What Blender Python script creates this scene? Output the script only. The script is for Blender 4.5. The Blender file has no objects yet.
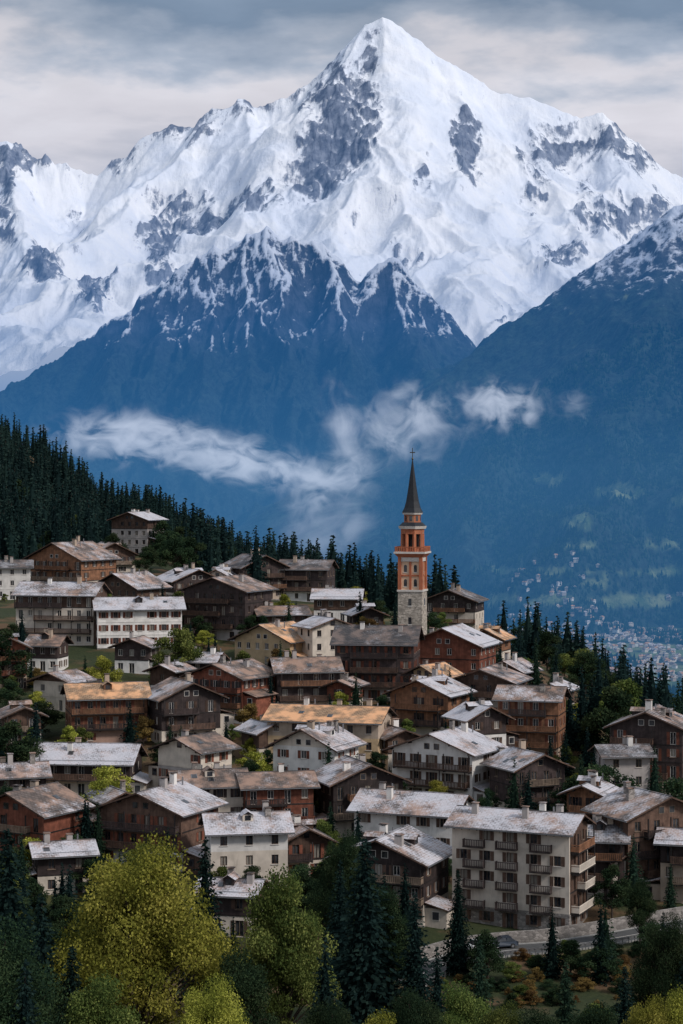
import bpy, math, random, numpy as np
from mathutils import Vector, Matrix
random.seed(7)
F=2000.0; H0=480.0; CX=341.5
scene=bpy.context.scene
scene.view_settings.view_transform='Standard'
scene.view_settings.look='None'
scene.view_settings.exposure=0
COL=scene.collection

# ------------------------------------------------------------------ noise
_tabs={}
def perlin(x,y,seed=0):
    if seed not in _tabs:
        r=np.random.RandomState(seed+11); p=r.permutation(256); p=np.concatenate([p,p]); a=r.rand(256)*2*np.pi
        _tabs[seed]=(p,np.cos(a),np.sin(a))
    p,gx,gy=_tabs[seed]
    xi=np.floor(x).astype(np.int64); yi=np.floor(y).astype(np.int64)
    xf=x-xi; yf=y-yi; xi&=255; yi&=255
    def g(ix,iy,fx,fy):
        h=p[p[ix&255]+(iy&255)]
        return gx[h]*fx+gy[h]*fy
    u=xf*xf*xf*(xf*(xf*6-15)+10); v=yf*yf*yf*(yf*(yf*6-15)+10)
    a=g(xi,yi,xf,yf); b=g(xi+1,yi,xf-1,yf); c=g(xi,yi+1,xf,yf-1); d=g(xi+1,yi+1,xf-1,yf-1)
    return 1.5*((a+(b-a)*u)*(1-v)+(c+(d-c)*u)*v)
def fbm(x,y,seed=0,o=5,gain=.5):
    s=0;a=1;t=0
    for i in range(o):
        s=s+a*perlin(x,y,seed+i); t+=a; a*=gain; x=x*2.03+3.1; y=y*2.03+1.7
    return s/t
def ridged(x,y,seed=0,o=7,gain=.5):
    s=0;a=1;t=0;w=1
    for i in range(o):
        n=1-np.abs(perlin(x,y,seed+i)); n=n*n*w; s=s+a*n; t+=a; a*=gain
        w=np.clip(n*1.8,0,1); x=x*2.07+5.3; y=y*2.07+2.9
    return s/t
def sstep(a,b,x):
    t=np.clip((x-a)/(b-a),0,1); return t*t*(3-2*t)

# ------------------------------------------------------------------ nodes helpers
def new_mat(name,rough=.85):
    m=bpy.data.materials.new(name); m.use_nodes=True; nt=m.node_tree
    b=nt.nodes['Principled BSDF']; b.inputs['Roughness'].default_value=rough
    b.inputs['Specular IOR Level'].default_value=.25
    return m,nt,b
def nd(nt,t,ins=None,**props):
    n=nt.nodes.new(t)
    for k,v in props.items(): setattr(n,k,v)
    if ins:
        for k,v in ins.items():
            if isinstance(v,bpy.types.NodeSocket): nt.links.new(v,n.inputs[k])
            else: n.inputs[k].default_value=v
    return n
def c4(c): return (c[0],c[1],c[2],1)
def mixc(nt,f,a,b,blend='MIX'):
    n=nt.nodes.new('ShaderNodeMix'); n.data_type='RGBA'; n.blend_type=blend
    for i,v in ((0,f),(6,a),(7,b)):
        if isinstance(v,bpy.types.NodeSocket): nt.links.new(v,n.inputs[i])
        elif i==0: n.inputs[0].default_value=v
        else: n.inputs[i].default_value=c4(v)
    return n.outputs[2]
def mth(nt,op,a,b=0.0,c=None,clamp=False):
    n=nt.nodes.new('ShaderNodeMath'); n.operation=op; n.use_clamp=clamp
    for i,v in ((0,a),(1,b),(2,c)):
        if v is None: continue
        if isinstance(v,bpy.types.NodeSocket): nt.links.new(v,n.inputs[i])
        else: n.inputs[i].default_value=v
    return n.outputs[0]
def ramp(nt,f,stops):
    n=nt.nodes.new('ShaderNodeValToRGB'); cr=n.color_ramp
    while len(cr.elements)<len(stops): cr.elements.new(.5)
    for e,(p,c) in zip(cr.elements,stops):
        e.position=p; e.color=c4(c) if not isinstance(c,(int,float)) else (c,c,c,1)
    nt.links.new(f,n.inputs[0]); return n.outputs[0]
def maprange(nt,v,a,b,c=0.,d=1.):
    n=nd(nt,'ShaderNodeMapRange',{0:v,1:a,2:b,3:c,4:d},interpolation_type='SMOOTHSTEP'); return n.outputs[0]
def coords(nt,kind='Object',scale=(1,1,1)):
    t=nt.nodes.new('ShaderNodeTexCoord')
    m=nd(nt,'ShaderNodeMapping',{0:t.outputs[kind]}); m.inputs['Scale'].default_value=scale
    return m.outputs[0]
def noise(nt,vec,scale,detail=5,rough=.55,dist=0.):
    return nd(nt,'ShaderNodeTexNoise',{'Vector':vec,'Scale':scale,'Detail':detail,'Roughness':rough,'Distortion':dist}).outputs[0]
def bump(nt,b,h,strength=.5,dist=.1):
    n=nd(nt,'ShaderNodeBump',{'Strength':strength,'Distance':dist,'Height':h}); nt.links.new(n.outputs[0],b.inputs['Normal'])
def objrand(nt,lo,hi):
    o=nt.nodes.new('ShaderNodeObjectInfo'); return mth(nt,'MULTIPLY_ADD',o.outputs['Random'],hi-lo,lo)
def valued(nt,col,val):
    n=nd(nt,'ShaderNodeHueSaturation',{'Value':val,'Color':col}); return n.outputs[0]
def setc(nt,b,c): nt.links.new(c,b.inputs['Base Color'])

M={}
def mk_plaster(name,c):
    m,nt,b=new_mat(name,.9); v=coords(nt); vs=coords(nt,'Object',(1.2,1.2,.25))
    n1=noise(nt,v,.6,6); n2=noise(nt,vs,1.5,5)
    col=mixc(nt,maprange(nt,n1,.35,.7),c,[x*.78 for x in c])
    col=mixc(nt,maprange(nt,n2,.5,.8,0,.5),col,(c[0]*.5,c[1]*.48,c[2]*.46))
    col=valued(nt,col,objrand(nt,.86,1.08)); setc(nt,b,col); bump(nt,b,noise(nt,v,8,3),.3,.03); M[name]=m
def mk_wood(name,c,horizontal=False):
    m,nt,b=new_mat(name,.75); t=nt.nodes.new('ShaderNodeTexCoord'); sp=nd(nt,'ShaderNodeSeparateXYZ',{0:t.outputs['Object']})
    if horizontal: q=mth(nt,'MULTIPLY',sp.outputs[2],1/.24)
    else: q=mth(nt,'MULTIPLY',mth(nt,'ADD',sp.outputs[0],sp.outputs[1]),1/.22)
    fr=mth(nt,'FRACT',q); line=mth(nt,'LESS_THAN',fr,.16)
    wn=nd(nt,'ShaderNodeTexWhiteNoise',{1:mth(nt,'FLOOR',q)},noise_dimensions='1D').outputs[0]
    n=noise(nt,t.outputs['Object'],1.1,6)
    col=mixc(nt,maprange(nt,n,.3,.75),[x*.6 for x in c],[min(1,x*1.35) for x in c])
    col=mixc(nt,mth(nt,'MULTIPLY',wn,.45),col,[x*.45 for x in c])
    col=mixc(nt,mth(nt,'MULTIPLY',line,.6),col,[x*.25 for x in c])
    col=valued(nt,col,objrand(nt,.7,1.4)); setc(nt,b,col); bump(nt,b,fr,.3,.03); M[name]=m
def mk_roof(name,base,snow,lo,hi):
    m,nt,b=new_mat(name,.7)
    t=nt.nodes.new('ShaderNodeTexCoord')
    br=nd(nt,'ShaderNodeTexBrick',{'Vector':t.outputs['UV'],'Color1':c4(base),'Color2':c4([x*.6 for x in base]),'Mortar':c4([x*.25 for x in base]),'Scale':1.,'Mortar Size':.03,'Bias':0.,'Brick Width':.7,'Row Height':.42})
    oi=nt.nodes.new('ShaderNodeObjectInfo')
    off=nd(nt,'ShaderNodeVectorMath',{0:t.outputs['Object'],1:oi.outputs['Location']},operation='ADD').outputs[0]
    n1=noise(nt,off,.22,7,.66); n2=noise(nt,off,2.6,4,.6)
    f=mth(nt,'ADD',n1,mth(nt,'MULTIPLY',mth(nt,'SUBTRACT',n2,.5),.4))
    f=mth(nt,'ADD',f,objrand(nt,-.12,.08))
    f=mth(nt,'ADD',f,mth(nt,'MULTIPLY',br.outputs['Fac'],-.12))
    mask=maprange(nt,f,lo,hi,0,.88)
    patch=noise(nt,off,.4,4)
    col=mixc(nt,maprange(nt,patch,.4,.65,0,.8),br.outputs['Color'],[base[0]*2.3,base[1]*1.85,base[2]*1.55])
    sn=mixc(nt,n2,[x*.66 for x in snow],snow)
    col=mixc(nt,mask,col,sn); setc(nt,b,col); bump(nt,b,mth(nt,'ADD',br.outputs['Fac'],mask),.5,.06); M[name]=m
mk_plaster('plaster_cream',(.66,.57,.48)); mk_plaster('plaster_white',(.74,.70,.66)); mk_plaster('plaster_ochre',(.56,.40,.24))
mk_plaster('plaster_tan',(.46,.36,.28)); mk_plaster('plaster_grey',(.40,.36,.34)); mk_plaster('plaster_rose',(.42,.27,.21))
mk_wood('wood_dark',(.054,.038,.036)); mk_wood('wood_brown',(.118,.070,.051)); mk_wood('wood_red',(.22,.075,.046)); mk_wood('wood_orange',(.24,.115,.064)); mk_wood('wood_log',(.085,.052,.04),True)
mk_wood('wood_trim',(.032,.026,.025)); mk_wood('wood_pale',(.26,.19,.14))
SN=(.67,.655,.70)
mk_roof('roof_snow',(.19,.155,.145),SN,.32,.58); mk_roof('roof_mixed',(.16,.125,.11),SN,.42,.66); mk_roof('roof_slate',(.085,.078,.08),(.5,.49,.52),.46,.72); mk_roof('roof_tan',(.38,.245,.15),(.66,.58,.50),.48,.76)
def mk_stone(name,c):
    m,nt,b=new_mat(name,.9); v=coords(nt,'Object',(1,1,1.6))
    vo=nd(nt,'ShaderNodeTexVoronoi',{'Vector':v,'Scale':1.8}); ed=nd(nt,'ShaderNodeTexVoronoi',{'Vector':v,'Scale':1.8},feature='DISTANCE_TO_EDGE')
    sp=nd(nt,'ShaderNodeSeparateColor',{0:vo.outputs['Color']})
    col=mixc(nt,sp.outputs[0],[x*.55 for x in c],[min(1,x*1.25) for x in c])
    col=mixc(nt,maprange(nt,ed.outputs[0],0,.06,.7,0),col,[x*.35 for x in c])
    col=mixc(nt,maprange(nt,noise(nt,v,.4,5),.45,.7,0,.5),col,[x*.5 for x in c])
    setc(nt,b,col); bump(nt,b,ed.outputs[0],.5,.1); M[name]=m
mk_stone('stone',(.28,.25,.23)); mk_stone('stone_tower',(.44,.38,.32))
m,nt,b=new_mat('brick_red'); v=coords(nt)
brn=nd(nt,'ShaderNodeTexBrick',{'Vector':v,'Color1':(.46,.15,.07,1),'Color2':(.36,.10,.05,1),'Mortar':(.35,.2,.13,1),'Scale':1.,'Brick Width':.6,'Row Height':.25,'Mortar Size':.02})
setc(nt,b,mixc(nt,maprange(nt,noise(nt,v,.7,6),.35,.7,0,.6),brn.outputs[0],(.27,.09,.05))); M['brick_red']=m
m,nt,b=new_mat('brick_pale'); v=coords(nt); setc(nt,b,mixc(nt,noise(nt,v,1.,6),(.58,.36,.23),(.74,.54,.38))); M['brick_pale']=m
m,nt,b=new_mat('trim_white',.6); v=coords(nt); setc(nt,b,mixc(nt,noise(nt,v,2.,4),(.45,.40,.36),(.66,.62,.57))); M['trim_white']=m
m,nt,b=new_mat('window_glass',.08); v=coords(nt); setc(nt,b,mixc(nt,maprange(nt,noise(nt,v,.6,2),.4,.6),(.012,.014,.018),(.06,.06,.065))); b.inputs['Specular IOR Level'].default_value=.6; M['glass']=m  # opaque panes; the dark interior behind is put into their colour
m,nt,b=new_mat('window_curtain',.3); v=coords(nt,'Object',(6,6,.3)); setc(nt,b,mixc(nt,noise(nt,v,1.5,2),(.10,.09,.08),(.36,.32,.27))); M['curtain']=m
m,nt,b=new_mat('spire_slate',.55); v=coords(nt); setc(nt,b,mixc(nt,noise(nt,v,2,5),(.010,.011,.015),(.025,.028,.034))); M['spire']=m
m,nt,b=new_mat('gilded_metal',.5); b.inputs['Metallic'].default_value=.6; setc(nt,b,mixc(nt,noise(nt,coords(nt),4,3),(.10,.08,.05),(.06,.05,.04))); M['gold']=m
m,nt,b=new_mat('asphalt',.9); v=coords(nt); setc(nt,b,mixc(nt,noise(nt,v,.8,6),(.05,.05,.052),(.10,.098,.095))); M['asphalt']=m
m,nt,b=new_mat('kerb_concrete',.9); setc(nt,b,mixc(nt,noise(nt,coords(nt),1.5,5),(.25,.24,.23),(.4,.39,.37))); M['concrete']=m
m,nt,b=new_mat('tyre_rubber',.9); setc(nt,b,mixc(nt,noise(nt,coords(nt),5,2),(.015,.015,.015),(.03,.03,.03))); M['tyre']=m
m,nt,b=new_mat('galvanised_steel',.45); b.inputs['Metallic'].default_value=.8; setc(nt,b,mixc(nt,noise(nt,coords(nt),5,2),(.2,.2,.21),(.4,.4,.41))); M['steel']=m
def carpaint(name,c):
    m,nt,b=new_mat(name,.25); b.inputs['Coat Weight'].default_value=.6; setc(nt,b,mixc(nt,noise(nt,coords(nt),1.5,3),c,[x*.8 for x in c])); M[name]=m
carpaint('paint_white',(.6,.6,.6)); carpaint('paint_blue',(.04,.05,.07))
def mk_foliage(name,c1,c2,c3):
    m=bpy.data.materials.new(name); m.use_nodes=True; nt=m.node_tree; nt.nodes.clear()
    out=nt.nodes.new('ShaderNodeOutputMaterial')
    a=nd(nt,'ShaderNodeAttribute',attribute_name='tone')
    col=ramp(nt,a.outputs['Fac'],[(0,c1),(.5,c2),(1,c3)])
    oi=nt.nodes.new('ShaderNodeObjectInfo')
    hs=nd(nt,'ShaderNodeHueSaturation',{'Hue':mth(nt,'MULTIPLY_ADD',oi.outputs['Random'],.03,.485),'Value':mth(nt,'MULTIPLY_ADD',oi.outputs['Random'],.45,.8),'Saturation':.95,'Color':col})
    d=nd(nt,'ShaderNodeBsdfDiffuse',{'Color':hs.outputs[0]}); tr=nd(nt,'ShaderNodeBsdfTranslucent',{'Color':hs.outputs[0]})
    mx=nd(nt,'ShaderNodeMixShader',{0:.28,1:d.outputs[0],2:tr.outputs[0]}); nt.links.new(mx.outputs[0],out.inputs[0]); M[name]=m
mk_foliage('leaf_yellow',(.085,.10,.015),(.27,.27,.035),(.50,.46,.08))
mk_foliage('leaf_lime',(.04,.065,.018),(.11,.14,.032),(.24,.255,.065))
mk_foliage('leaf_green',(.012,.026,.015),(.028,.050,.023),(.060,.085,.035))
mk_foliage('leaf_rust',(.08,.05,.02),(.18,.11,.035),(.28,.17,.05))
mk_foliage('needle_dark',(.006,.014,.014),(.012,.027,.024),(.024,.045,.034))
mk_foliage('needle_green',(.012,.026,.018),(.022,.045,.027),(.045,.07,.038))
m,nt,b=new_mat('bark',.95); setc(nt,b,mixc(nt,noise(nt,coords(nt,'Object',(8,8,1)),6,4),(.03,.022,.018),(.09,.07,.055))); M['bark']=m

# ------------------------------------------------------------------ mesh helpers
def mesh_np(name,V,Q,mats,tone=None,mi=None,attrs=None,smooth=False):
    me=bpy.data.meshes.new(name); V=np.asarray(V,dtype=np.float32); Q=np.asarray(Q,dtype=np.int32); k=Q.shape[1]
    me.vertices.add(len(V)); me.vertices.foreach_set('co',V.ravel())
    me.loops.add(Q.size); me.loops.foreach_set('vertex_index',Q.ravel())
    me.polygons.add(len(Q)); me.polygons.foreach_set('loop_start',np.arange(0,Q.size,k,dtype=np.int32))
    try: me.polygons.foreach_set('loop_total',np.full(len(Q),k,dtype=np.int32))
    except Exception: pass
    if mi is not None: me.polygons.foreach_set('material_index',np.asarray(mi,dtype=np.int32))
    me.polygons.foreach_set('use_smooth',np.full(len(Q),smooth,dtype=bool))
    for mm in mats: me.materials.append(mm)
    me.update(calc_edges=True)
    if tone is not None:
        a=me.attributes.new('tone','FLOAT','FACE'); a.data.foreach_set('value',np.asarray(tone,dtype=np.float32))
    if attrs:
        for k2,v in attrs.items():
            a=me.attributes.new(k2,'FLOAT','POINT'); a.data.foreach_set('value',np.asarray(v,dtype=np.float32).ravel())
    me.validate()
    return me
def obj(name,me,loc=(0,0,0),rz=0,sc=(1,1,1),parent=None):
    o=bpy.data.objects.new(name,me); COL.objects.link(o); o.location=loc; o.rotation_euler=(0,0,rz); o.scale=sc
    if parent: o.parent=parent
    return o
class MB:
    def __init__(s): s.v=[];s.f=[];s.m=[];s.mats=[];s.uv=[]
    def mi(s,k):
        if k not in s.mats: s.mats.append(k)
        return s.mats.index(k)
    def poly(s,pts,k,uv=None):
        n=len(s.v); s.v+= [tuple(p) for p in pts]; s.f.append(tuple(range(n,n+len(pts)))); s.m.append(s.mi(k)); s.uv.append(uv)
    def box(s,x0,x1,y0,y1,z0,z1,k,T=None):
        P=[(x0,y0,z0),(x1,y0,z0),(x1,y1,z0),(x0,y1,z0),(x0,y0,z1),(x1,y0,z1),(x1,y1,z1),(x0,y1,z1)]
        if T: P=[T(*p) for p in P]
        n=len(s.v); s.v+=P; i=s.mi(k)
        for q in ((0,3,2,1),(4,5,6,7),(0,1,5,4),(1,2,6,5),(2,3,7,6),(3,0,4,7)):
            s.f.append(tuple(n+a for a in q)); s.m.append(i); s.uv.append(None)
    def prism(s,n,r0,z0,r1,z1,k,cx=0,cy=0,rot=0,cap=True):
        a=[2*math.pi*(i+.5)/n+rot for i in range(n)]
        lo=[(cx+r0*math.cos(t),cy+r0*math.sin(t),z0) for t in a]; hi=[(cx+r1*math.cos(t),cy+r1*math.sin(t),z1) for t in a]
        for i in range(n):
            j=(i+1)%n; s.poly([lo[i],lo[j],hi[j],hi[i]],k)
        if cap: s.poly(hi,k); s.poly(lo[::-1],k)
    def make(s,name,parent=None,**kw):
        me=bpy.data.meshes.new(name); me.from_pydata(s.v,[],s.f); 
        for k in s.mats: me.materials.append(M[k])
        me.polygons.foreach_set('material_index',s.m)
        if any(u is not None for u in s.uv):
            ul=me.uv_layers.new(name='UVMap'); li=0
            for f,u in zip(s.f,s.uv):
                for j in range(len(f)):
                    if u is not None: ul.data[li].uv=u[j]
                    li+=1
        me.update()
        return obj(name,me,parent=parent,**kw)

# ------------------------------------------------------------------ terrain
COLS=np.array([-150,0,140,280,400,520,683,850],float)
rows=[
(120,[1613]*8),(200,[1110,1110,1110,1110,1110,1110,1110,1110]),(240,[1010,1010,1012,1012,1010,1005,1000,1000]),
(270,[930,930,930,928,928,932,930,930]),(300,[855,858,862,864,866,868,866,862]),(330,[795,797,800,800,800,803,805,805]),
(360,[742,745,748,748,750,752,768,775]),(390,[700,702,704,704,704,706,745,760]),(420,[668,670,670,670,668,682,735,755]),
(450,[640,643,640,640,641,666,733,760]),(480,[610,617,612,612,624,657,735,770]),(520,[590,600,592,600,614,660,745,790]),
(560,[570,588,577,596,612,672,758,800]),(640,[520,560,554,592,618,705,790,850]),(760,[440,508,538,594,628,745,850,900]),(900,[350,446,526,598,642,791,920,950])]
RY=[r[0] for r in rows]; RZ=[[-(p-H0)*r[0]/F for p in r[1]] for r in rows]
for y,z in ((1200,[80,-10,-70,-110,-150,-200,-260,-300]),(1800,[-150,-250,-300,-330,-330,-330,-340,-350]),(2600,[-350]+[-385]*7),(4000,[-390]*8),(30000,[-390]*8)):
    RY.append(y); RZ.append(z)
RY=np.array(RY,float); RZ=np.array(RZ,float)
def gz(X,Y,ns=True):
    X=np.asarray(X,float); Y=np.asarray(Y,float); Yc=np.clip(Y,120,29999)
    px=np.clip(CX+F*X/Yc,-149.9,849.9)
    i=np.clip(np.searchsorted(RY,Yc,side='right')-1,0,len(RY)-2); j=np.clip(np.searchsorted(COLS,px,side='right')-1,0,len(COLS)-2)
    v=(Yc-RY[i])/(RY[i+1]-RY[i]); u=(px-COLS[j])/(COLS[j+1]-COLS[j]); u=u*u*(3-2*u)
    z=(RZ[i,j]*(1-u)+RZ[i,j+1]*u)*(1-v)+(RZ[i+1,j]*(1-u)+RZ[i+1,j+1]*u)*v
    if ns:
        z=z+.7*fbm(X/22,Y/22,3,4)*np.clip((Yc-150)/60,0,1)
        z=z+12*fbm(X/700,Y/700,5,4)*np.clip((Yc-1500)/1500,0,1)
    return z
def base_at(px,py,y0=150.):
    Y=np.arange(y0,1000,.5); X=(px-CX)*Y/F; P=H0-F*gz(X,Y)/Y
    k=np.nonzero(P<=py)[0]; Yb=Y[k[0]] if len(k) else 900.
    X=(px-CX)*Yb/F; return float(X),float(Yb),float(gz(X,Yb))
ROADPX=[(405,985),(435,968),(470,956),(510,951),(550,948),(590,943),(630,936),(665,929),(720,920),(800,905)]
road=[]
for p in ROADPX: road.append(base_at(*p))
rp=np.array(road)
t=np.linspace(0,len(rp)-1,60); rc=np.stack([np.interp(t,np.arange(len(rp)),rp[:,k]) for k in range(3)],1)
for _ in range(6): rc[1:-1]=(rc[:-2]+rc[1:-1]*2+rc[2:])/4
def grid_mesh(xs,ys,Z,name,mats,attrs=None,smooth=True):
    nx,ny=len(xs),len(ys); XX,YY=np.meshgrid(xs,ys); V=np.stack([XX.ravel(),YY.ravel(),Z.ravel()],1)
    i=np.arange(nx-1)[None,:]+nx*np.arange(ny-1)[:,None]; i=i.ravel()
    Q=np.stack([i,i+1,i+nx+1,i+nx],1)
    return mesh_np(name,V,Q,mats,attrs=attrs,smooth=smooth)
xs=np.concatenate([-np.geomspace(230,14000,45)[::-1],np.arange(-228,229,2.),np.geomspace(230,14000,45)])
ys=np.concatenate([np.arange(-600,150,30.),np.arange(150,1000,2.5),np.geomspace(1000,26000,110)])
XX,YY=np.meshgrid(xs,ys); ZZ=gz(XX,YY)
near=np.where((YY>200)&(YY<330)&(np.abs(XX)<100))
for a,b_ in zip(*near):
    d=np.hypot(rc[:,0]-xs[b_],rc[:,1]-ys[a]); k=d.argmin()
    if d[k]<9: w=float(1-sstep(4.5,9,d[k])); ZZ[a,b_]=ZZ[a,b_]*(1-w)+(rc[k,2]-.12)*w
m,nt,b=new_mat('ground_grass',.95)
t=nt.nodes.new('ShaderNodeTexCoord'); P=t.outputs['Object']; sp=nd(nt,'ShaderNodeSeparateXYZ',{0:P})
n1=noise(nt,P,.08,6); n2=noise(nt,P,1.2,5); n3=noise(nt,P,.03,3)
g=mixc(nt,n2,(.012,.021,.009),(.046,.054,.018)); g=mixc(nt,maprange(nt,n1,.48,.60),g,(.11,.065,.034)); g=mixc(nt,maprange(nt,n3,.55,.7,0,.5),g,(.10,.095,.03))
vo=nd(nt,'ShaderNodeTexVoronoi',{'Vector':P,'Scale':.006}); spc=nd(nt,'ShaderNodeSeparateColor',{0:vo.outputs['Color']})
fld=ramp(nt,spc.outputs[0],[(0,(.03,.05,.02)),(.3,(.06,.10,.035)),(.5,(.12,.16,.06)),(.8,(.18,.20,.09)),(1,(.08,.12,.05))])
fld=mixc(nt,maprange(nt,noise(nt,P,.004,6),.50,.58),fld,(.018,.032,.022))
far=maprange(nt,sp.outputs[1],1500,2500)
setc(nt,b,mixc(nt,far,g,fld)); bump(nt,b,n2,.6,.4)
obj('ground',grid_mesh(xs,ys,ZZ,'ground',[m]))

# ------------------------------------------------------------------ mountains
def P3(l): return [((px-CX)*Y/F,Y,(H0-py)*Y/F) for px,py,Y in l]
def polyH(X,Y,pts,drop):
    best=np.full(X.shape,-9999.); dmin=np.full(X.shape,1e9)
    for (x0,y0,z0),(x1,y1,z1) in zip(pts[:-1],pts[1:]):
        dx,dy=x1-x0,y1-y0; L=dx*dx+dy*dy
        t=np.clip(((X-x0)*dx+(Y-y0)*dy)/L,0,1); d=np.hypot(X-x0-t*dx,Y-y0-t*dy)
        best=np.maximum(best,z0+t*(z1-z0)-drop(d)); dmin=np.minimum(dmin,d)
    return best,dmin
def smax(a,b,k): 
    h=np.clip(.5+.5*(a-b)/k,0,1); return b+(a-b)*h+k*h*(1-h)
def blur(Z,n):
    for _ in range(n):
        P_=np.pad(Z,1,mode='edge'); Z=(P_[:-2,1:-1]+P_[2:,1:-1]+P_[1:-1,:-2]+P_[1:-1,2:]+2*Z)/6
    return Z
def blobs(px,py,L):
    s=0
    for (cx,cy,rx,ry,a) in L: s=s+a*np.exp(-(((px-cx)/rx)**2+((py-cy)/ry)**2)**1.5)
    return s
Y1=14000
sky_ridge=P3([(-500,200,Y1),(-250,120,Y1),(-120,160,Y1),(-30,150,Y1),(0,141,Y1),(10,150,Y1),(20,143,Y1),(34,155,Y1),(45,152,Y1),(55,164,Y1),(66,160,Y1),(78,168,Y1),(98,173,Y1),(112,160,Y1),(125,156,Y1),(140,140,Y1),(160,130,Y1),(172,119,Y1),(185,126,Y1),(205,121,Y1),(212,104,Y1),(226,106,Y1),(238,95,Y1),(252,104,Y1),(275,104,Y1),(290,96,Y1),(310,90,Y1),(322,76,Y1),(342,66,Y1),(353,50,Y1),(360,36,Y1),(370,24,Y1),(378,22,Y1),(388,20,Y1),(398,25,Y1),(414,34,Y1),(432,47,Y1),(452,62,Y1),(478,77,Y1),(500,88,Y1),(530,97,Y1),(562,108,Y1),(580,118,Y1),(590,113,Y1),(602,112,Y1),(612,124,Y1),(630,140,Y1),(652,154,Y1),(668,168,Y1),(683,178,Y1),(760,230,Y1),(900,200,Y1),(1100,260,Y1)])
spurs1=[[(385,20,14000),(384,60,13700),(390,120,13150),(396,165,12700),(415,225,11900),(420,270,11300)],
 [(366,30,14000),(335,80,13600),(300,135,13100),(285,180,12700),(275,215,12200)],
 [(216,108,14000),(180,150,13500),(140,180,13100),(110,215,12600),(60,240,12000)],
 [(238,97,14000),(245,150,13400),(222,195,12800),(160,245,11900),(150,290,11200)],
 [(0,143,14000),(12,200,13200),(30,262,12300),(60,300,11600)],
 [(452,66,14000),(470,120,13400),(466,165,12800),(440,215,12100)],
 [(530,99,14000),(545,150,13400),(560,200,12700),(530,260,11900)],
 [(600,114,14000),(625,165,13400),(600,230,12600),(570,275,11800)],
 [(683,178,14000),(690,240,13000),(640,290,11900)]]
spurs1=[P3(s) for s in spurs1]
rock=[(342,122,40,52,1.2),(371,62,10,30,.7),(312,168,30,24,.9),(180,132,55,18,.9),(245,112,36,12,.8),(28,168,48,14,.8),(4,205,12,50,1.),(160,242,18,38,1.2),(46,272,28,19,1.3),(235,205,60,14,1.1),(195,215,26,10,.8),(90,298,20,22,1.2),(466,152,16,36,1.15),(425,180,14,24,.6),(550,158,36,30,.75),(615,150,34,26,.7),(560,262,24,16,1.1),(120,172,22,12,.6),(645,215,45,16,.8),(600,232,40,14,.7),(300,185,22,12,.7),(410,262,26,12,.8),(530,200,16,22,.6),(505,320,20,10,.6),(585,200,14,20,.6),(640,175,24,14,.6),(75,230,14,16,.6)]
def massif(X,Y):
    wx=X+220*fbm(X/900,Y/900,40,4); wy=Y+220*fbm(X/900+9,Y/900,44,4)
    base,d=polyH(X,Y,sky_ridge,lambda d:1500*(1-np.exp(-d/1500))+.22*d)
    base=base-140*(1-np.exp(-d/500))
    for s in spurs1:
        h,ds=polyH(wx*.6+X*.4,wy*.6+Y*.4,s,lambda d:.8*d)
        base=smax(base,h,130)
    wpx=22*fbm(X/200,Y/320,47,6,.6); wpy=20*fbm(X/200,Y/320,53,6,.6)
    rk=np.clip(blobs(CX+F*X/Y+wpx,H0-F*(base-80)/Y+wpy,rock),0,1.2)
    r1=ridged(wx/900,wy/1500,50,3,.5); r2_=ridged(wx/900,wy/1500,50,8,.55)
    mixr=np.clip(.25+rk,0,1); r=r1*(1-mixr)+r2_*mixr
    amp=250*(1-np.exp(-d/700))+34
    h=base-amp*(1-r)+amp*.25
    h=h+(ridged(wx/200,wy/300,60,5)-.6)*((34*(1-np.exp(-d/300))+48)*np.clip(.26+rk,0,1.2)+22*np.exp(-d/120))
    h=h+14*fbm(X/260,Y/180,65,5)
    return h,d,rk
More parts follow.
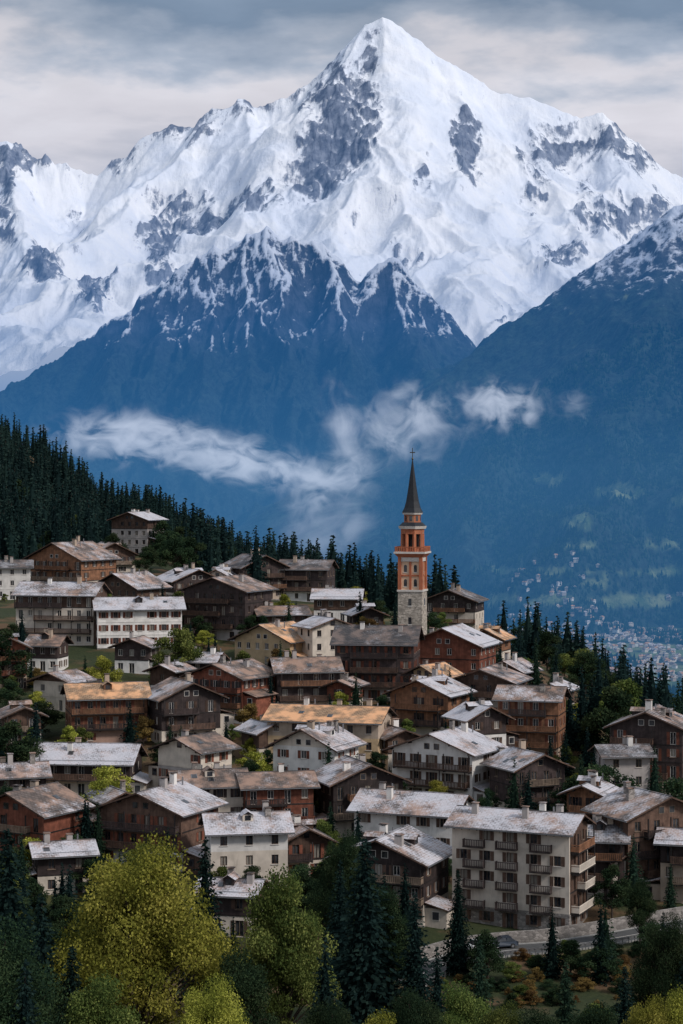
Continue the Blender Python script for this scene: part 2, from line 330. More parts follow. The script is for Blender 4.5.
def mt_mat(name,rockA,rockB,snowc,forest,nz=.75,nst=.6,lo=.36,hi=.64,bd=18.):
    m,nt,b=new_mat(name,.8)
    t=nt.nodes.new('ShaderNodeTexCoord'); P=t.outputs['Object']
    a=nd(nt,'ShaderNodeAttribute',attribute_name='snow').outputs['Fac']; fo=nd(nt,'ShaderNodeAttribute',attribute_name='forest').outputs['Fac']; me_=nd(nt,'ShaderNodeAttribute',attribute_name='meadow').outputs['Fac']
    n1=noise(nt,P,.012,8,.65); n2=noise(nt,P,.05,6,.7); n3=noise(nt,P,.0022,7,.6)
    mpr=nd(nt,'ShaderNodeMapping',{0:P}); mpr.inputs['Rotation'].default_value=(0,math.radians(32),0); mpr.inputs['Scale'].default_value=(1.6,.4,.35)
    st=noise(nt,mpr.outputs[0],.03,7,.68,.4)
    rock_=mixc(nt,maprange(nt,n1,.3,.7),rockA,rockB)
    rock_=mixc(nt,maprange(nt,st,.5,.62,0,.6),rock_,[x*.55 for x in rockA])
    f=mth(nt,'ADD',a,mth(nt,'MULTIPLY',mth(nt,'SUBTRACT',n2,.5),nz)); f=mth(nt,'ADD',f,mth(nt,'MULTIPLY',mth(nt,'SUBTRACT',st,.5),nst))
    mask=maprange(nt,f,lo,hi)
    fcol=mixc(nt,maprange(nt,n2,.35,.65),[x*.3 for x in forest],[x*2. for x in forest])
    fcol=mixc(nt,maprange(nt,n1,.45,.75,0,.7),fcol,[forest[0]*3.2,forest[1]*3.,forest[2]*2.2])
    mcol=mixc(nt,maprange(nt,n1,.35,.65),(.06,.10,.045),(.20,.23,.12))
    mcol=mixc(nt,maprange(nt,n2,.5,.62,0,.8),mcol,(.04,.07,.035))
    low=mixc(nt,fo,rock_,fcol); low=mixc(nt,me_,low,mcol)
    sn=mixc(nt,maprange(nt,n3,.35,.65),snowc,[snowc[0]*.84,snowc[1]*.88,snowc[2]*.95])  # soft blue shading of the snow painted into its colour
    setc(nt,b,mixc(nt,mask,low,sn))
    bump(nt,b,mth(nt,'ADD',mth(nt,'MULTIPLY',n1,1.0),mth(nt,'MULTIPLY',st,.5)),.7,bd)
    return m
xs=np.arange(-3600,3601,8.); ys=np.arange(9800,14900,9.)
XX,YY=np.meshgrid(xs,ys); Z,d,rk=massif(XX,YY)
Zs=blur(Z,5); gy,gx=np.gradient(Zs,9.,8.); sl=np.hypot(gx,gy)
curv=(Z-blur(Z,14))/12.
sc=1.0-.44*np.clip(sl-.95,0,2)+.20*fbm(XX/160,YY/220,70,6)-rk*.62+.28*np.clip(-curv,-1,1)*np.clip(rk*2,0,1)
obj('snow_mountain',grid_mesh(xs,ys,Z,'snow_mountain',[mt_mat('mountain_rock_snow',(.10,.125,.185),(.28,.31,.385),(.90,.90,.93),(.02,.032,.028),.6,1.0,.28,.64,16.)],{'snow':np.clip(sc,0,1.15),'forest':Z*0,'meadow':Z*0}))  # rock tones lightened towards blue; distance haze is put into the colour

r2=P3([(-500,380,9300),(-250,350,9300),(-120,400,9000),(0,388,9000),(60,352,9100),(95,330,9150),(130,306,9200),(150,285,9250),(165,280,9300),(185,262,9300),(205,252,9350),(214,242,9350),(222,248,9350),(240,241,9400),(250,231,9400),(258,235,9400),(267,225,9400),(280,236,9400),(290,233,9400),(300,241,9400),(322,239,9400),(338,260,9350),(352,288,9300),(364,300,9300),(376,275,9300),(388,254,9300),(402,262,9300),(418,285,9250),(432,310,9200),(446,335,9150),(458,352,9100),(466,400,9000),(480,480,8800)])
sp2=[P3(s) for s in [[(267,225,9400),(285,285,8950),(300,350,8500),(318,430,7950)],[(205,252,9350),(215,310,8900),(205,370,8450),(190,440,7900)],[(322,239,9400),(345,310,8850),(352,370,8400)],[(388,254,9300),(402,310,8900),(418,360,8500)],[(130,306,9200),(120,350,8800),(95,410,8300),(70,470,7700)],[(240,243,9400),(250,320,8800),(245,400,8200)],[(165,280,9300),(162,330,8900),(145,400,8300)],[(0,388,9000),(20,440,8300)]]]
def midm(X,Y):
    wx=X+110*fbm(X/500,Y/500,80,4); wy=Y+110*fbm(X/500+7,Y/500,84,4)
    base,d=polyH(X,Y,r2,lambda d:.98*d)
    base=base-60*(1-np.exp(-d/200))
    for s in sp2:
        h,_=polyH(wx*.5+X*.5,wy*.5+Y*.5,s,lambda d:1.05*d); base=smax(base,h,30)
    amp=230*(1-np.exp(-d/350))+16
    r=ridged(wx/330,wy/800,90,8,.55)
    return base-amp*(1-r)+amp*.22+(ridged(wx/110,wy/190,95,4)-.6)*36,d
xs=np.arange(-2700,1400,6.5); ys=np.arange(6900,10300,8.); XX,YY=np.meshgrid(xs,ys); Z,d=midm(XX,YY)
gy,gx=np.gradient(blur(Z,2),8.,6.5); sl=np.hypot(gx,gy); curv=(Z-blur(Z,14))/10.
lvl=590+150*fbm(XX/260,YY/260,101,5)
hh=sstep(lvl-120,lvl+480,Z)
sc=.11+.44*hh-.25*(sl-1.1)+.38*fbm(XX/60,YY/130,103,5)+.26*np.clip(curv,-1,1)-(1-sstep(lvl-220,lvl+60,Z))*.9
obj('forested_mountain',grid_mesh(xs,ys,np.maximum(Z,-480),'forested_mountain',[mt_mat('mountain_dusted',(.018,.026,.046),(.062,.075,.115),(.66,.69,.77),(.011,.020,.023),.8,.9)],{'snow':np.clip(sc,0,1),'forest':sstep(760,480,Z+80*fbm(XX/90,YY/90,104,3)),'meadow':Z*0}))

r3=P3([(1300,40,8300),(1000,40,8200),(850,90,8000),(760,150,7900),(715,188,7850),(683,206,7800),(655,226,7800),(640,236,7780),(620,246,7750),(585,273,7700),(555,296,7700),(525,323,7650),(495,352,7600),(470,374,7550),(450,390,7500),(420,415,7450),(385,448,7400),(350,488,7300),(320,522,7250),(300,545,7200),(250,600,7100)])
sp3=[P3(s) for s in [[(683,208,7800),(660,300,7000),(640,390,6400),(610,470,5900),(590,530,5400)],[(555,298,7700),(540,370,7100),(500,450,6500),(470,520,6000)],[(450,390,7500),(430,450,6900),(400,520,6300)],[(760,150,7900),(780,300,6700),(740,430,5900),(720,540,5400)],[(620,246,7750),(600,320,7200),(575,400,6700)],[(495,352,7600),(480,410,7000),(450,470,6500)]]]
def rightm(X,Y):
    wx=X+90*fbm(X/500,Y/500,120,4); wy=Y+90*fbm(X/500+7,Y/500,124,4)
    base,d=polyH(X,Y,r3,lambda d:.68*d)
    base=base-50*(1-np.exp(-d/250))
    for s in sp3:
        h,_=polyH(wx,wy,s,lambda d:.66*d); base=smax(base,h,50)
    amp=170*(1-np.exp(-d/450))+12
    r=ridged(wx/430,wy/700,130,7,.5)
    return base-amp*(1-r)+amp*.2+(ridged(wx/90,wy/130,135,4)-.6)*18,d
xs=np.arange(-700,3600,7.); ys=np.arange(4500,8700,8.); XX,YY=np.meshgrid(xs,ys); Z,d=rightm(XX,YY)
gy,gx=np.gradient(Z,8.,7.); sl=np.hypot(gx,gy); px=CX+F*XX/YY; py=H0-F*Z/YY; curv=(Z-blur(Z,12))/10.
lvl=600+80*fbm(XX/300,YY/300,141,4)
sc=.12+.5*sstep(lvl-80,lvl+420,Z)-.25*(sl-.8)+.4*fbm(XX/60,YY/90,143,5)+.18*np.clip(curv,-1,1)-(1-sstep(lvl-150,lvl+80,Z))*.8
mdw=[(548,478,20,7,.9),(618,490,32,8,1.),(580,522,20,8,.9),(650,572,46,6,1.),(600,545,40,5,.7),(690,500,25,10,.7),(560,570,40,5,.7),(640,602,60,9,1.),(500,570,36,6,.7),(625,520,16,5,.6),(665,545,28,5,.7),(540,600,50,8,.85),(590,582,36,5,.7),(480,600,36,8,.7)]
def meadow(px,py,X,Y): return sstep(.42,.78,blobs(px+16*fbm(X/120,Y/120,147,5,.6),py+8*fbm(X/120,Y/120,149,5,.6),mdw)+1.1*fbm(X/90,Y/130,145,6,.6))
me_=meadow(px,py,XX,YY)
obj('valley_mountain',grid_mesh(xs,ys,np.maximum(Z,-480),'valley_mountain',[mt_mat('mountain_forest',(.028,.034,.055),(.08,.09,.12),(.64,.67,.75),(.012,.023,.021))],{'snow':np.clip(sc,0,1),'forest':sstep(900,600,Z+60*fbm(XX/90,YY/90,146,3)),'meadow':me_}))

# ------------------------------------------------------------------ haze and clouds (valley air, self-lit by emission)
def vol_mat(name): 
    m=bpy.data.materials.new(name); m.use_nodes=True; nt=m.node_tree; nt.nodes.clear(); out=nt.nodes.new('ShaderNodeOutputMaterial'); return m,nt,out
def haze(nm,SG,c,z1,y0):
    m,nt,out=vol_mat(nm)
    ab=nd(nt,'ShaderNodeVolumeAbsorption',{'Color':(0,0,0,1),'Density':SG}); em=nd(nt,'ShaderNodeEmission',{'Color':c4(c),'Strength':SG})  # absorption plus emission: the haze glows in place of scattered skylight
    ad=nd(nt,'ShaderNodeAddShader',{0:ab.outputs[0],1:em.outputs[0]}); nt.links.new(ad.outputs[0],out.inputs['Volume'])
    hb=MB(); M[nm]=m; hb.box(-13000-z1,13000+z1,y0,22000+z1,-700-z1*.1,z1,nm); hb.make('valley_haze')
haze('blue_haze',.74e-4,(.020,.150,.42),700,1300)
haze('mid_haze',.20e-4,(.05,.23,.50),300,1420)
haze('low_haze',.22e-4,(.12,.34,.58),130,1560)
haze('floor_haze',.10e-4,(.16,.38,.58),40,1700)
def cloud(px,py,Y,rx,ry,depth,dens,seed,rot=0,thr=.5,sx=.55):
    m,nt,out=vol_mat('cloud_vapour')
    t=nt.nodes.new('ShaderNodeTexCoord'); P=t.outputs['Object']
    r=nd(nt,'ShaderNodeVectorMath',{0:P},operation='LENGTH').outputs['Value']
    mp=nd(nt,'ShaderNodeMapping',{0:P}); mp.inputs['Location'].default_value=(seed*3.1,seed*1.7,seed); s=rx/ry
    mp.inputs['Scale'].default_value=(1.3*max(.5,min(s*sx,3.)),.7,1.2)
    n=noise(nt,mp.outputs[0],1.7,10,.66,.9)
    fall=mth(nt,'SUBTRACT',1.,mth(nt,'POWER',r,1.3))
    f=mth(nt,'ADD',mth(nt,'MULTIPLY',mth(nt,'SUBTRACT',n,thr),7.),mth(nt,'MULTIPLY',mth(nt,'SUBTRACT',fall,.42),1.3))
    f=mth(nt,'MULTIPLY',mth(nt,'MAXIMUM',f,0.),mth(nt,'POWER',mth(nt,'MAXIMUM',fall,0.),1.5))
    de=mth(nt,'MULTIPLY',f,dens)
    ab=nd(nt,'ShaderNodeVolumeAbsorption',{'Color':(0,0,0,1),'Density':de}); em=nd(nt,'ShaderNodeEmission',{'Color':(.86,.89,.97,1),'Strength':de})  # vapour is self-glowing; emission replaces daylight scattered inside the cloud
    ad=nd(nt,'ShaderNodeAddShader',{0:ab.outputs[0],1:em.outputs[0]}); nt.links.new(ad.outputs[0],out.inputs['Volume'])
    try: m.cycles.volume_step_rate=.6
    except Exception: pass
    import bmesh
    bm=bmesh.new(); bmesh.ops.create_icosphere(bm,subdivisions=3,radius=1.03); me=bpy.data.meshes.new('valley_cloud'); bm.to_mesh(me); bm.free(); me.materials.append(m)
    o=obj('valley_cloud',me,((px-CX)*Y/F,Y,(H0-py)*Y/F),0,(rx*Y/F,depth,ry*Y/F)); o.rotation_euler=(0,math.radians(rot),0)
cloud(140,438,6900,130,40,260,.014,1,3,.50)
cloud(240,460,6850,140,36,250,.014,2,13,.49)
cloud(330,478,6600,80,42,220,.009,10,-14,.495)
cloud(345,430,6300,34,75,160,.006,3,-18,.50,1.)
cloud(405,425,6200,100,62,200,.009,4,-22,.505,.9)
cloud(500,404,5900,62,40,180,.014,5,4,.50,.8)
cloud(575,404,5900,30,26,120,.004,6,0,.51)
cloud(325,520,6200,80,60,240,.0035,9,-25,.49)

# ------------------------------------------------------------------ distant forest and town
rng=np.random.RandomState(5)
def cones(X,Y,Zg,h,r,sides=5):
    n=len(X); a=np.arange(sides)*2*np.pi/sides; Vs=[];Fs=[];off=0
    for (z0,z1,rr) in ((.08,.7,1.),(.42,1.,.62)):
        ring=np.stack([X[:,None]+r[:,None]*rr*np.cos(a),Y[:,None]+r[:,None]*rr*np.sin(a),np.repeat((Zg+h*z0)[:,None],sides,1)],2)
        tip=np.stack([X,Y,Zg+h*z1],1)[:,None,:]
        V=np.concatenate([ring,tip],1).reshape(-1,3); b0=np.arange(n)[:,None]*(sides+1)+off
        k=np.arange(sides)[None]; T=np.stack([b0+k,b0+(k+1)%sides,np.repeat(b0+sides,sides,1)],2).reshape(-1,3)
        Vs.append(V);Fs.append(T);off+=len(V)
    return np.concatenate(Vs),np.concatenate(Fs)
N=38000
Y=rng.uniform(3300,6900,N); pxx=rng.uniform(380,760,N); X=(pxx-CX)*Y/F
hm,_=rightm(X,Y); hg=gz(X,Y); Zg=np.maximum(np.where(Y>4500,hm,-999),hg); pyy=H0-F*Zg/Y
dn=fbm(X/260,Y/260,200,4); onm=(hm>hg)&(Y>4500)
keep=np.where(onm,(meadow(pxx,pyy,X,Y)<rng.uniform(.1,.9,N))&(dn>-.25),dn>.05)
X,Y,Zg=X[keep],Y[keep],Zg[keep]; h=rng.uniform(9,19,len(X)); r=h*rng.uniform(.18,.3,len(X))
V,T=cones(X,Y,Zg,h,r); obj('distant_forest',mesh_np('distant_forest',V,T,[M['needle_green']],tone=np.repeat(rng.rand(len(X)*2),5)))
mb=MB()
for i in range(1300):
    Yt=random.uniform(3700,5400); pt=random.choice([random.gauss(610,45),random.gauss(560,50),random.uniform(470,740)]); Xt=(pt-CX)*Yt/F
    if fbm(np.array([Xt/300]),np.array([Yt/300]),230,3)[0]<-.12: continue
    zt=float(gz(Xt,Yt)); w,dp,hh=random.uniform(7,15),random.uniform(7,12),random.uniform(4,8); a=random.uniform(0,3.14); ca,sa=math.cos(a),math.sin(a)
    if Yt>4500: zt=max(zt,float(rightm(np.array([Xt]),np.array([Yt]))[0][0]))
    if zt>-190: continue
    Tm=lambda x,y,z:(Xt+x*ca-y*sa,Yt+x*sa+y*ca,zt+z)
    mb.box(-w/2,w/2,-dp/2,dp/2,-3,hh,random.choice(['plaster_white','plaster_cream','plaster_grey','plaster_tan']),Tm)
    e=dp/2+1; rk_=random.choice(['roof_snow','roof_slate','roof_mixed','roof_tan'])
    A=[Tm(-w/2-1,-e,hh-.3),Tm(w/2+1,-e,hh-.3),Tm(w/2+1,0,hh+3.3),Tm(-w/2-1,0,hh+3.3),Tm(w/2+1,e,hh-.3),Tm(-w/2-1,e,hh-.3)]
    mb.poly([A[0],A[1],A[2],A[3]],rk_); mb.poly([A[3],A[2],A[4],A[5]],rk_); mb.poly([A[1],A[4],A[2]],'plaster_cream'); mb.poly([A[0],A[3],A[5]],'plaster_cream')
mb.make('distant_town')

# ------------------------------------------------------------------ houses
houses=[]
def side_T(side,w,d):
    if side=='f': return (lambda u,n,z:(u,-d/2-n,z)),w
    if side=='b': return (lambda u,n,z:(-u,d/2+n,z)),w
    if side=='r': return (lambda u,n,z:(w/2+n,u,z)),d-.6
    return (lambda u,n,z:(-w/2-n,-u,z)),d-.6
def house(px,py,wpx,st=3,typ='g',yaw=0,low='plaster_cream',up='wood_dark',nlow=1,roof='roof_snow',balc='f',ratio=.9,pitch=21,name='chalet_house',shut=None,dormers=0,chim=None,sh=2.85,bfrac=None,frame=None,plinth='stone',rmat=None):
    rnd=random.Random(int(px*131+py*7))
    X,Yb,Z=base_at(px,py); 
    if frame is None: frame=rnd.choice(['trim_white','trim_white','wood_brown','wood_pale'])
    ya=math.radians(yaw); wm=wpx*Yb/F; ov=1.1
    w=(wm-.8*ov)/(math.cos(ya)+ratio*abs(math.sin(ya))); w=max(w,4.5); d=w*ratio; d=min(max(d,6.5),16)
    half=.5*(d*math.cos(ya)+w*abs(math.sin(ya)))
    Yc=Yb+half*.9; Xc=(px-CX)*Yc/F
    root=bpy.data.objects.new(name,None); COL.objects.link(root); root.location=(Xc,Yc,Z); root.rotation_euler=(0,0,ya)
    houses.append((Xc,Yc,max(w,d)/2,w,d))
    wb,gb,fb,bb,rb,sb=MB(),MB(),MB(),MB(),MB(),MB()
    wb.box(-w/2-.08,w/2+.08,-d/2-.08,d/2+.08,-6,.0,plinth)
    wb.box(-w/2+.34,w/2-.34,-d/2+.34,d/2-.34,0,st*sh,'wood_trim')
    th=.3; spf=rnd.choice([2.2,2.6,3.0]); sps=rnd.choice([2.6,3.1])
    for s in range(st):
        mat0=low if s<nlow else up; z0=s*sh; top=z0+sh
        bf=bfrac if bfrac else rnd.choice([.95,.95,.6,.75]); 
        for side in 'fblr':
            mat=rmat if (rmat and side=='r' and s>0) else mat0
            T,L=side_T(side,w,d)
            isb=side in balc and s>0
            nw=max(1,int(L/(spf if side in 'fb' else sps)))
            ww=rnd.choice([.9,1.05,1.2]) if s==0 else 1.0
            cell=L/nw
            us=[-L/2+cell*(i+.5) for i in range(nw)]
            if side=='b': us=us[::2]
            elif nw>2: us=[u for u in us if rnd.random()>.13]
            wh,sill=(1.35,.85)
            door=set()
            if isb: door={i for i in range(len(us)) if (i+s)%2==0}
            if s==0 and side=='f': door={len(us)//2}
            edges=-L/2
            zl=z0+sill+wh
            wb.box(-L/2,L/2,-th,0,zl,top,mat,T)
            for i,u in enumerate(us):
                wb.box(edges,u-ww/2,-th,0,z0,zl,mat,T)
                zs=z0+.08 if i in door else z0+sill
                wb.box(u-ww/2,u+ww/2,-th,0,z0,zs,mat,T)
                g='curtain' if rnd.random()<.22 else 'glass'
                P=[T(u-ww/2,-.2,zs),T(u+ww/2,-.2,zs),T(u+ww/2,-.2,zl),T(u-ww/2,-.2,zl)]; gb.poly(P,g)
                fw=.08
                fb.box(u-ww/2+.002,u-ww/2+fw,-.19,-.1,zs+.002,zl-.002,frame,T); fb.box(u+ww/2-fw,u+ww/2-.002,-.19,-.1,zs+.002,zl-.002,frame,T)
                fb.box(u-ww/2+fw,u+ww/2-fw,-.19,-.1,zl-fw,zl-.002,frame,T); fb.box(u-ww/2+fw,u+ww/2-fw,-.19,-.1,zs+.002,zs+fw,frame,T)
                fb.box(u-.035,u+.035,-.19,-.11,zs+fw,zl-fw,frame,T)
                if not (i in door): fb.box(u-ww/2-.1,u+ww/2+.1,.003,.12,zs-.1,zs-.01,'trim_white' if 'plaster' in mat else 'wood_pale',T)
                if shut and cell>2.25:
                    for q in (-1,1):
                        c=u+q*(ww/2+.3); sb.box(c-.26,c+.26,.004,.05,zs+.02,zl-.02,shut,T)
                edges=u+ww/2
            wb.box(edges,L/2,-th,0,z0,zl,mat,T)
            if s>0 and ('wood' in mat or rnd.random()<.3): fb.box(-L/2,L/2,.003,.07,z0-.1,z0+.08,'wood_trim' if 'wood' in mat else mat,T)
            if isb:
                bl=L*bf/2; bo=rnd.choice([-1,0,1])*(L/2-bl); dp=1.25; rail='wood_brown' if 'dark' in up or 'plaster' in mat else up
                if rnd.random()<.4: rail=rnd.choice(['wood_dark','wood_orange','wood_pale'])
                T0=T; Tb=(lambda T0,bo:(lambda u,n,z:T0(u+bo,n,z)))(T0,bo)
                bb.box(-bl,bl,.08,dp,z0-.16,z0-.02,'wood_trim',Tb)
                bb.box(-bl,bl,dp-.1,dp-.02,z0+.95,z0+1.05,rail,Tb); bb.box(-bl,bl,dp-.09,dp-.03,z0+.02,z0+.12,rail,Tb)
                nb=max(2,int(2*bl/.27)) 
                for k in range(nb):
                    u=-bl+.05+k*(2*bl-.1)/nb; bb.box(u,u+.17,dp-.08,dp-.04,z0+.12,z0+.95,rail,Tb)
                for q in (-1,1): bb.box(q*bl-.05,q*bl+.05,.08,dp-.1,z0+.93,z0+1.05,rail,Tb); bb.box(q*bl-.03,q*bl+.03,.08,dp-.1,z0+.1,z0+.8,rail,Tb)
                npo=max(2,int(2*bl/3.6)+1)
                for k in range(npo):
                    u=-bl+.09+k*(2*bl-.18)/(npo-1); bb.box(u-.08,u+.08,dp-.26,dp-.11,z0,top-.17,'wood_trim',Tb)
                    bb.box(u-.07,u+.07,.075,dp-.1,z0-.34,z0-.17,'wood_trim',Tb)
    H=st*sh; tp=math.tan(math.radians(pitch)); t=.24
    if typ=='g': s_,l_=w/2,d/2; R=lambda a,l,z:(a,l,z)
    else: s_,l_=d/2,w/2; R=lambda a,l,z:(l,a,z)
    og=1.3 if typ=='g' else .9; e=s_+ov; zr=H+s_*tp+.28; ze=zr-e*tp; Lg=l_+og
    gm=rmat if rmat else (up if nlow<st or rnd.random()<.7 else low)
    for q in (-1,1):
        a0=[R(-s_,q*l_,H),R(s_,q*l_,H),R(0,q*l_,H+s_*tp)]; a1=[R(-s_,q*(l_-.3),H),R(s_,q*(l_-.3),H),R(0,q*(l_-.3),H+s_*tp)]
        wb.poly(a0,gm); wb.poly(a1,gm)
        if s_*tp>1.5:
            for uo in ((-.9,.9) if s_*tp>2.0 else (0,)):
                gh=min(1.0,(s_-abs(uo)-.6)*tp-.35)
                if gh<.4: continue
                Tg=lambda u,n,z:R(u,q*(l_+n),z)
                fb.box(uo-.5,uo+.5,.003,.06,H+.25,H+.25+gh,frame,Tg); gb.box(uo-.42,uo+.42,.062,.066,H+.32,H+.18+gh,'glass',Tg)
        for a in (-s_*.97,-s_*.5,0,s_*.5,s_*.97):
            zz=zr-abs(a)*tp-t-.26; rb.box(*(sorted([a-.1,a+.1])+sorted([q*(l_-.02),q*(Lg-.12)])+[zz,zz+.2]),'wood_trim',(lambda x,y,z:R(x,y,z)))
    for q in (-1,1):
        sl_=e/math.cos(math.radians(pitch))
        A=R(0,-Lg,zr);B=R(0,Lg,zr);C=R(q*e,Lg,ze);D=R(q*e,-Lg,ze)
        dn=lambda p:(p[0],p[1],p[2]-t)
        rb.poly([A,B,C,D],roof,[(0,0),(2*Lg,0),(2*Lg,sl_),(0,sl_)])
        rb.poly([dn(A),dn(B),dn(C),dn(D)],'wood_trim'); rb.poly([D,C,dn(C),dn(D)],'wood_trim'); rb.poly([A,D,dn(D),dn(A)],'wood_brown'); rb.poly([B,C,dn(C),dn(B)],'wood_brown')
        rb.box(min(q*e,q*(e+.12)),max(q*e,q*(e+.12)),-Lg,Lg,ze-.2,ze-.07,'steel',R)
        for k in range(int(2*Lg/1.1)):
            l=-Lg+.4+k*1.1; 
            P=[R(q*(s_),l,zr-s_*tp-t-.005),R(q*(e-.1),l,ze+.1*tp-t-.005),R(q*(e-.1),l,ze+.1*tp-t-.16),R(q*s_,l,zr-s_*tp-t-.2)]
            P2=[R(q*(s_),l+.12,zr-s_*tp-t-.005),R(q*(e-.1),l+.12,ze+.1*tp-t-.005),R(q*(e-.1),l+.12,ze+.1*tp-t-.16),R(q*s_,l+.12,zr-s_*tp-t-.2)]
            rb.poly(P,'wood_trim'); rb.poly(P2,'wood_trim'); rb.poly([P[3],P[2],P2[2],P2[3]],'wood_trim')
        if rnd.random()<.6:
            a=q*(e-.9); zz=ze+.9*tp; rb.box(min(a,a+.05),max(a,a+.05),-Lg+.3,Lg-.3,zz+.1,zz+.16,'steel',R)
    rb.box(-.14,.14,-Lg,Lg,zr-.03,zr+.06,'roof_slate',R)
    nc=chim if chim is not None else rnd.choice([1,2,2,3])
    for k in range(nc):
        a=rnd.uniform(-.5,.5)*s_; l=rnd.uniform(-.75,.75)*l_; zz=zr-abs(a)*tp; cw=rnd.uniform(.3,.55); hh=rnd.uniform(.9,1.5); cm=rnd.choice(['plaster_grey','stone','plaster_white','plaster_tan','plaster_grey'])
        sb.box(a-cw,a+cw,l-.4,l+.4,zz-.9,zz+hh,cm,R); sb.box(a-cw-.1,a+cw+.1,l-.5,l+.5,zz+hh+.18,zz+hh+.28,'roof_mixed',R)
        for aa in (a-cw+.08,a+cw-.08): sb.box(aa-.07,aa+.07,l-.33,l+.33,zz+hh,zz+hh+.18,cm,R)
        if rnd.random()<.5: sb.prism(6,.12,zr-abs(a)*tp-.9,.12,zr-abs(a)*tp+.9,'steel',*(R(a+.9,l+1.3,0)[:2]))
    for k in range(rnd.choice([0,1,2,3])):
        q=rnd.choice([-1,1]); a=rnd.uniform(.35,.7)*s_; l=rnd.uniform(-.7,.7)*l_
        f_=lambda aa,off:zr-aa*tp+off
        sb.poly([R(q*a,l-.4,f_(a,.07)),R(q*a,l+.4,f_(a,.07)),R(q*(a+1.),l+.4,f_(a+1.,.07)),R(q*(a+1.),l-.4,f_(a+1.,.07))],'glass')
        for l2 in (l-.47,l+.4):
            sb.poly([R(q*(a-.05),l2,f_(a-.05,.1)),R(q*(a-.05),l2+.07,f_(a-.05,.1)),R(q*(a+1.05),l2+.07,f_(a+1.05,.1)),R(q*(a+1.05),l2,f_(a+1.05,.1))],'steel')
    for k in range(dormers):
        l=(-.5+ (k+.5)/dormers)*1.5*l_; a=-s_*.55; 
        for q in ((-1,) if typ=='e' else (-1,1)):
            aq=abs(a)*q; zz=zr-abs(aq)*tp
            sb.box(min(aq,aq-q*1.9),max(aq,aq-q*1.9),l-.75,l+.75,zz-.4,zz+.95,up if 'wood' in up else low,R)
            xo=aq+q*.04; gb.box(min(aq+q*.003,xo),max(aq+q*.003,xo),l-.42,l+.42,zz+.12,zz+.85,'glass',R)
            xa,xb=aq+q*.35,aq-q*2.6
            rb.poly([R(xa,l-1.05,zz+.8),R(xb,l-1.05,zz+.8),R(xb,l,zz+1.45),R(xa,l,zz+1.45)],roof,[(0,0),(3,0),(3,1),(0,1)])
            rb.poly([R(xa,l+1.05,zz+.8),R(xb,l+1.05,zz+.8),R(xb,l,zz+1.45),R(xa,l,zz+1.45)],roof,[(0,0),(3,0),(3,1),(0,1)])
            rb.poly([R(aq+q*.02,l-.75,zz+.95),R(aq+q*.02,l+.75,zz+.95),R(aq+q*.02,l,zz+1.4)],'wood_dark')
    if rnd.random()<.45 and st>=2 and not rmat:
        q=rnd.choice([-1,1]); x0=q*(w/2+.003); x1=q*(w/2+rnd.uniform(2.2,3.6)); y0,y1=-d/2+.6,-d/2+.6+d*rnd.uniform(.4,.7); hz=sh*rnd.choice([1,1,2] if st>2 else [1]); lm=rnd.choice([low,up])
        xa,xb=min(x0,x1),max(x0,x1)
        wb.box(xa,xb,y0,y1,-5,hz-.5,lm)
        xo=x1+q*.5
        rb.poly([(x0+q*.09,y0-.5,hz+.35),(xo,y0-.5,hz-.55),(xo,y1+.5,hz-.55),(x0+q*.09,y1+.5,hz+.35)],roof,[(0,0),(4,0),(4,4),(0,4)])
        rb.poly([(x0+q*.09,y0-.5,hz+.2),(xo,y0-.5,hz-.7),(xo,y1+.5,hz-.7),(x0+q*.09,y1+.5,hz+.2)],'wood_trim')
        rb.poly([(x0+q*.09,y0-.5,hz+.35),(xo,y0-.5,hz-.55),(xo,y0-.5,hz-.7),(x0+q*.09,y0-.5,hz+.2)],'wood_brown')
        c=(xa+xb)/2; fb.box(c-.55,c+.55,y0-.06,y0-.003,hz-2.1,hz-.85,frame); gb.box(c-.46,c+.46,y0-.066,y0-.061,hz-2.0,hz-.95,'glass')
    wb.make('walls',root); gb.make('window_panes',root); fb.make('window_frames',root); rb.make('roof',root)
    if bb.f: bb.make('balconies',root)
    if sb.f: sb.make('chimneys_and_shutters',root)
    return root
pc,pw,po,pt,pg,pr='plaster_cream','plaster_white','plaster_ochre','plaster_tan','plaster_grey','plaster_rose'
wd,wbn,wr,wo,wl='wood_dark','wood_brown','wood_red','wood_orange','wood_log'
rs,rm,rl,rt='roof_snow','roof_mixed','roof_slate','roof_tan'
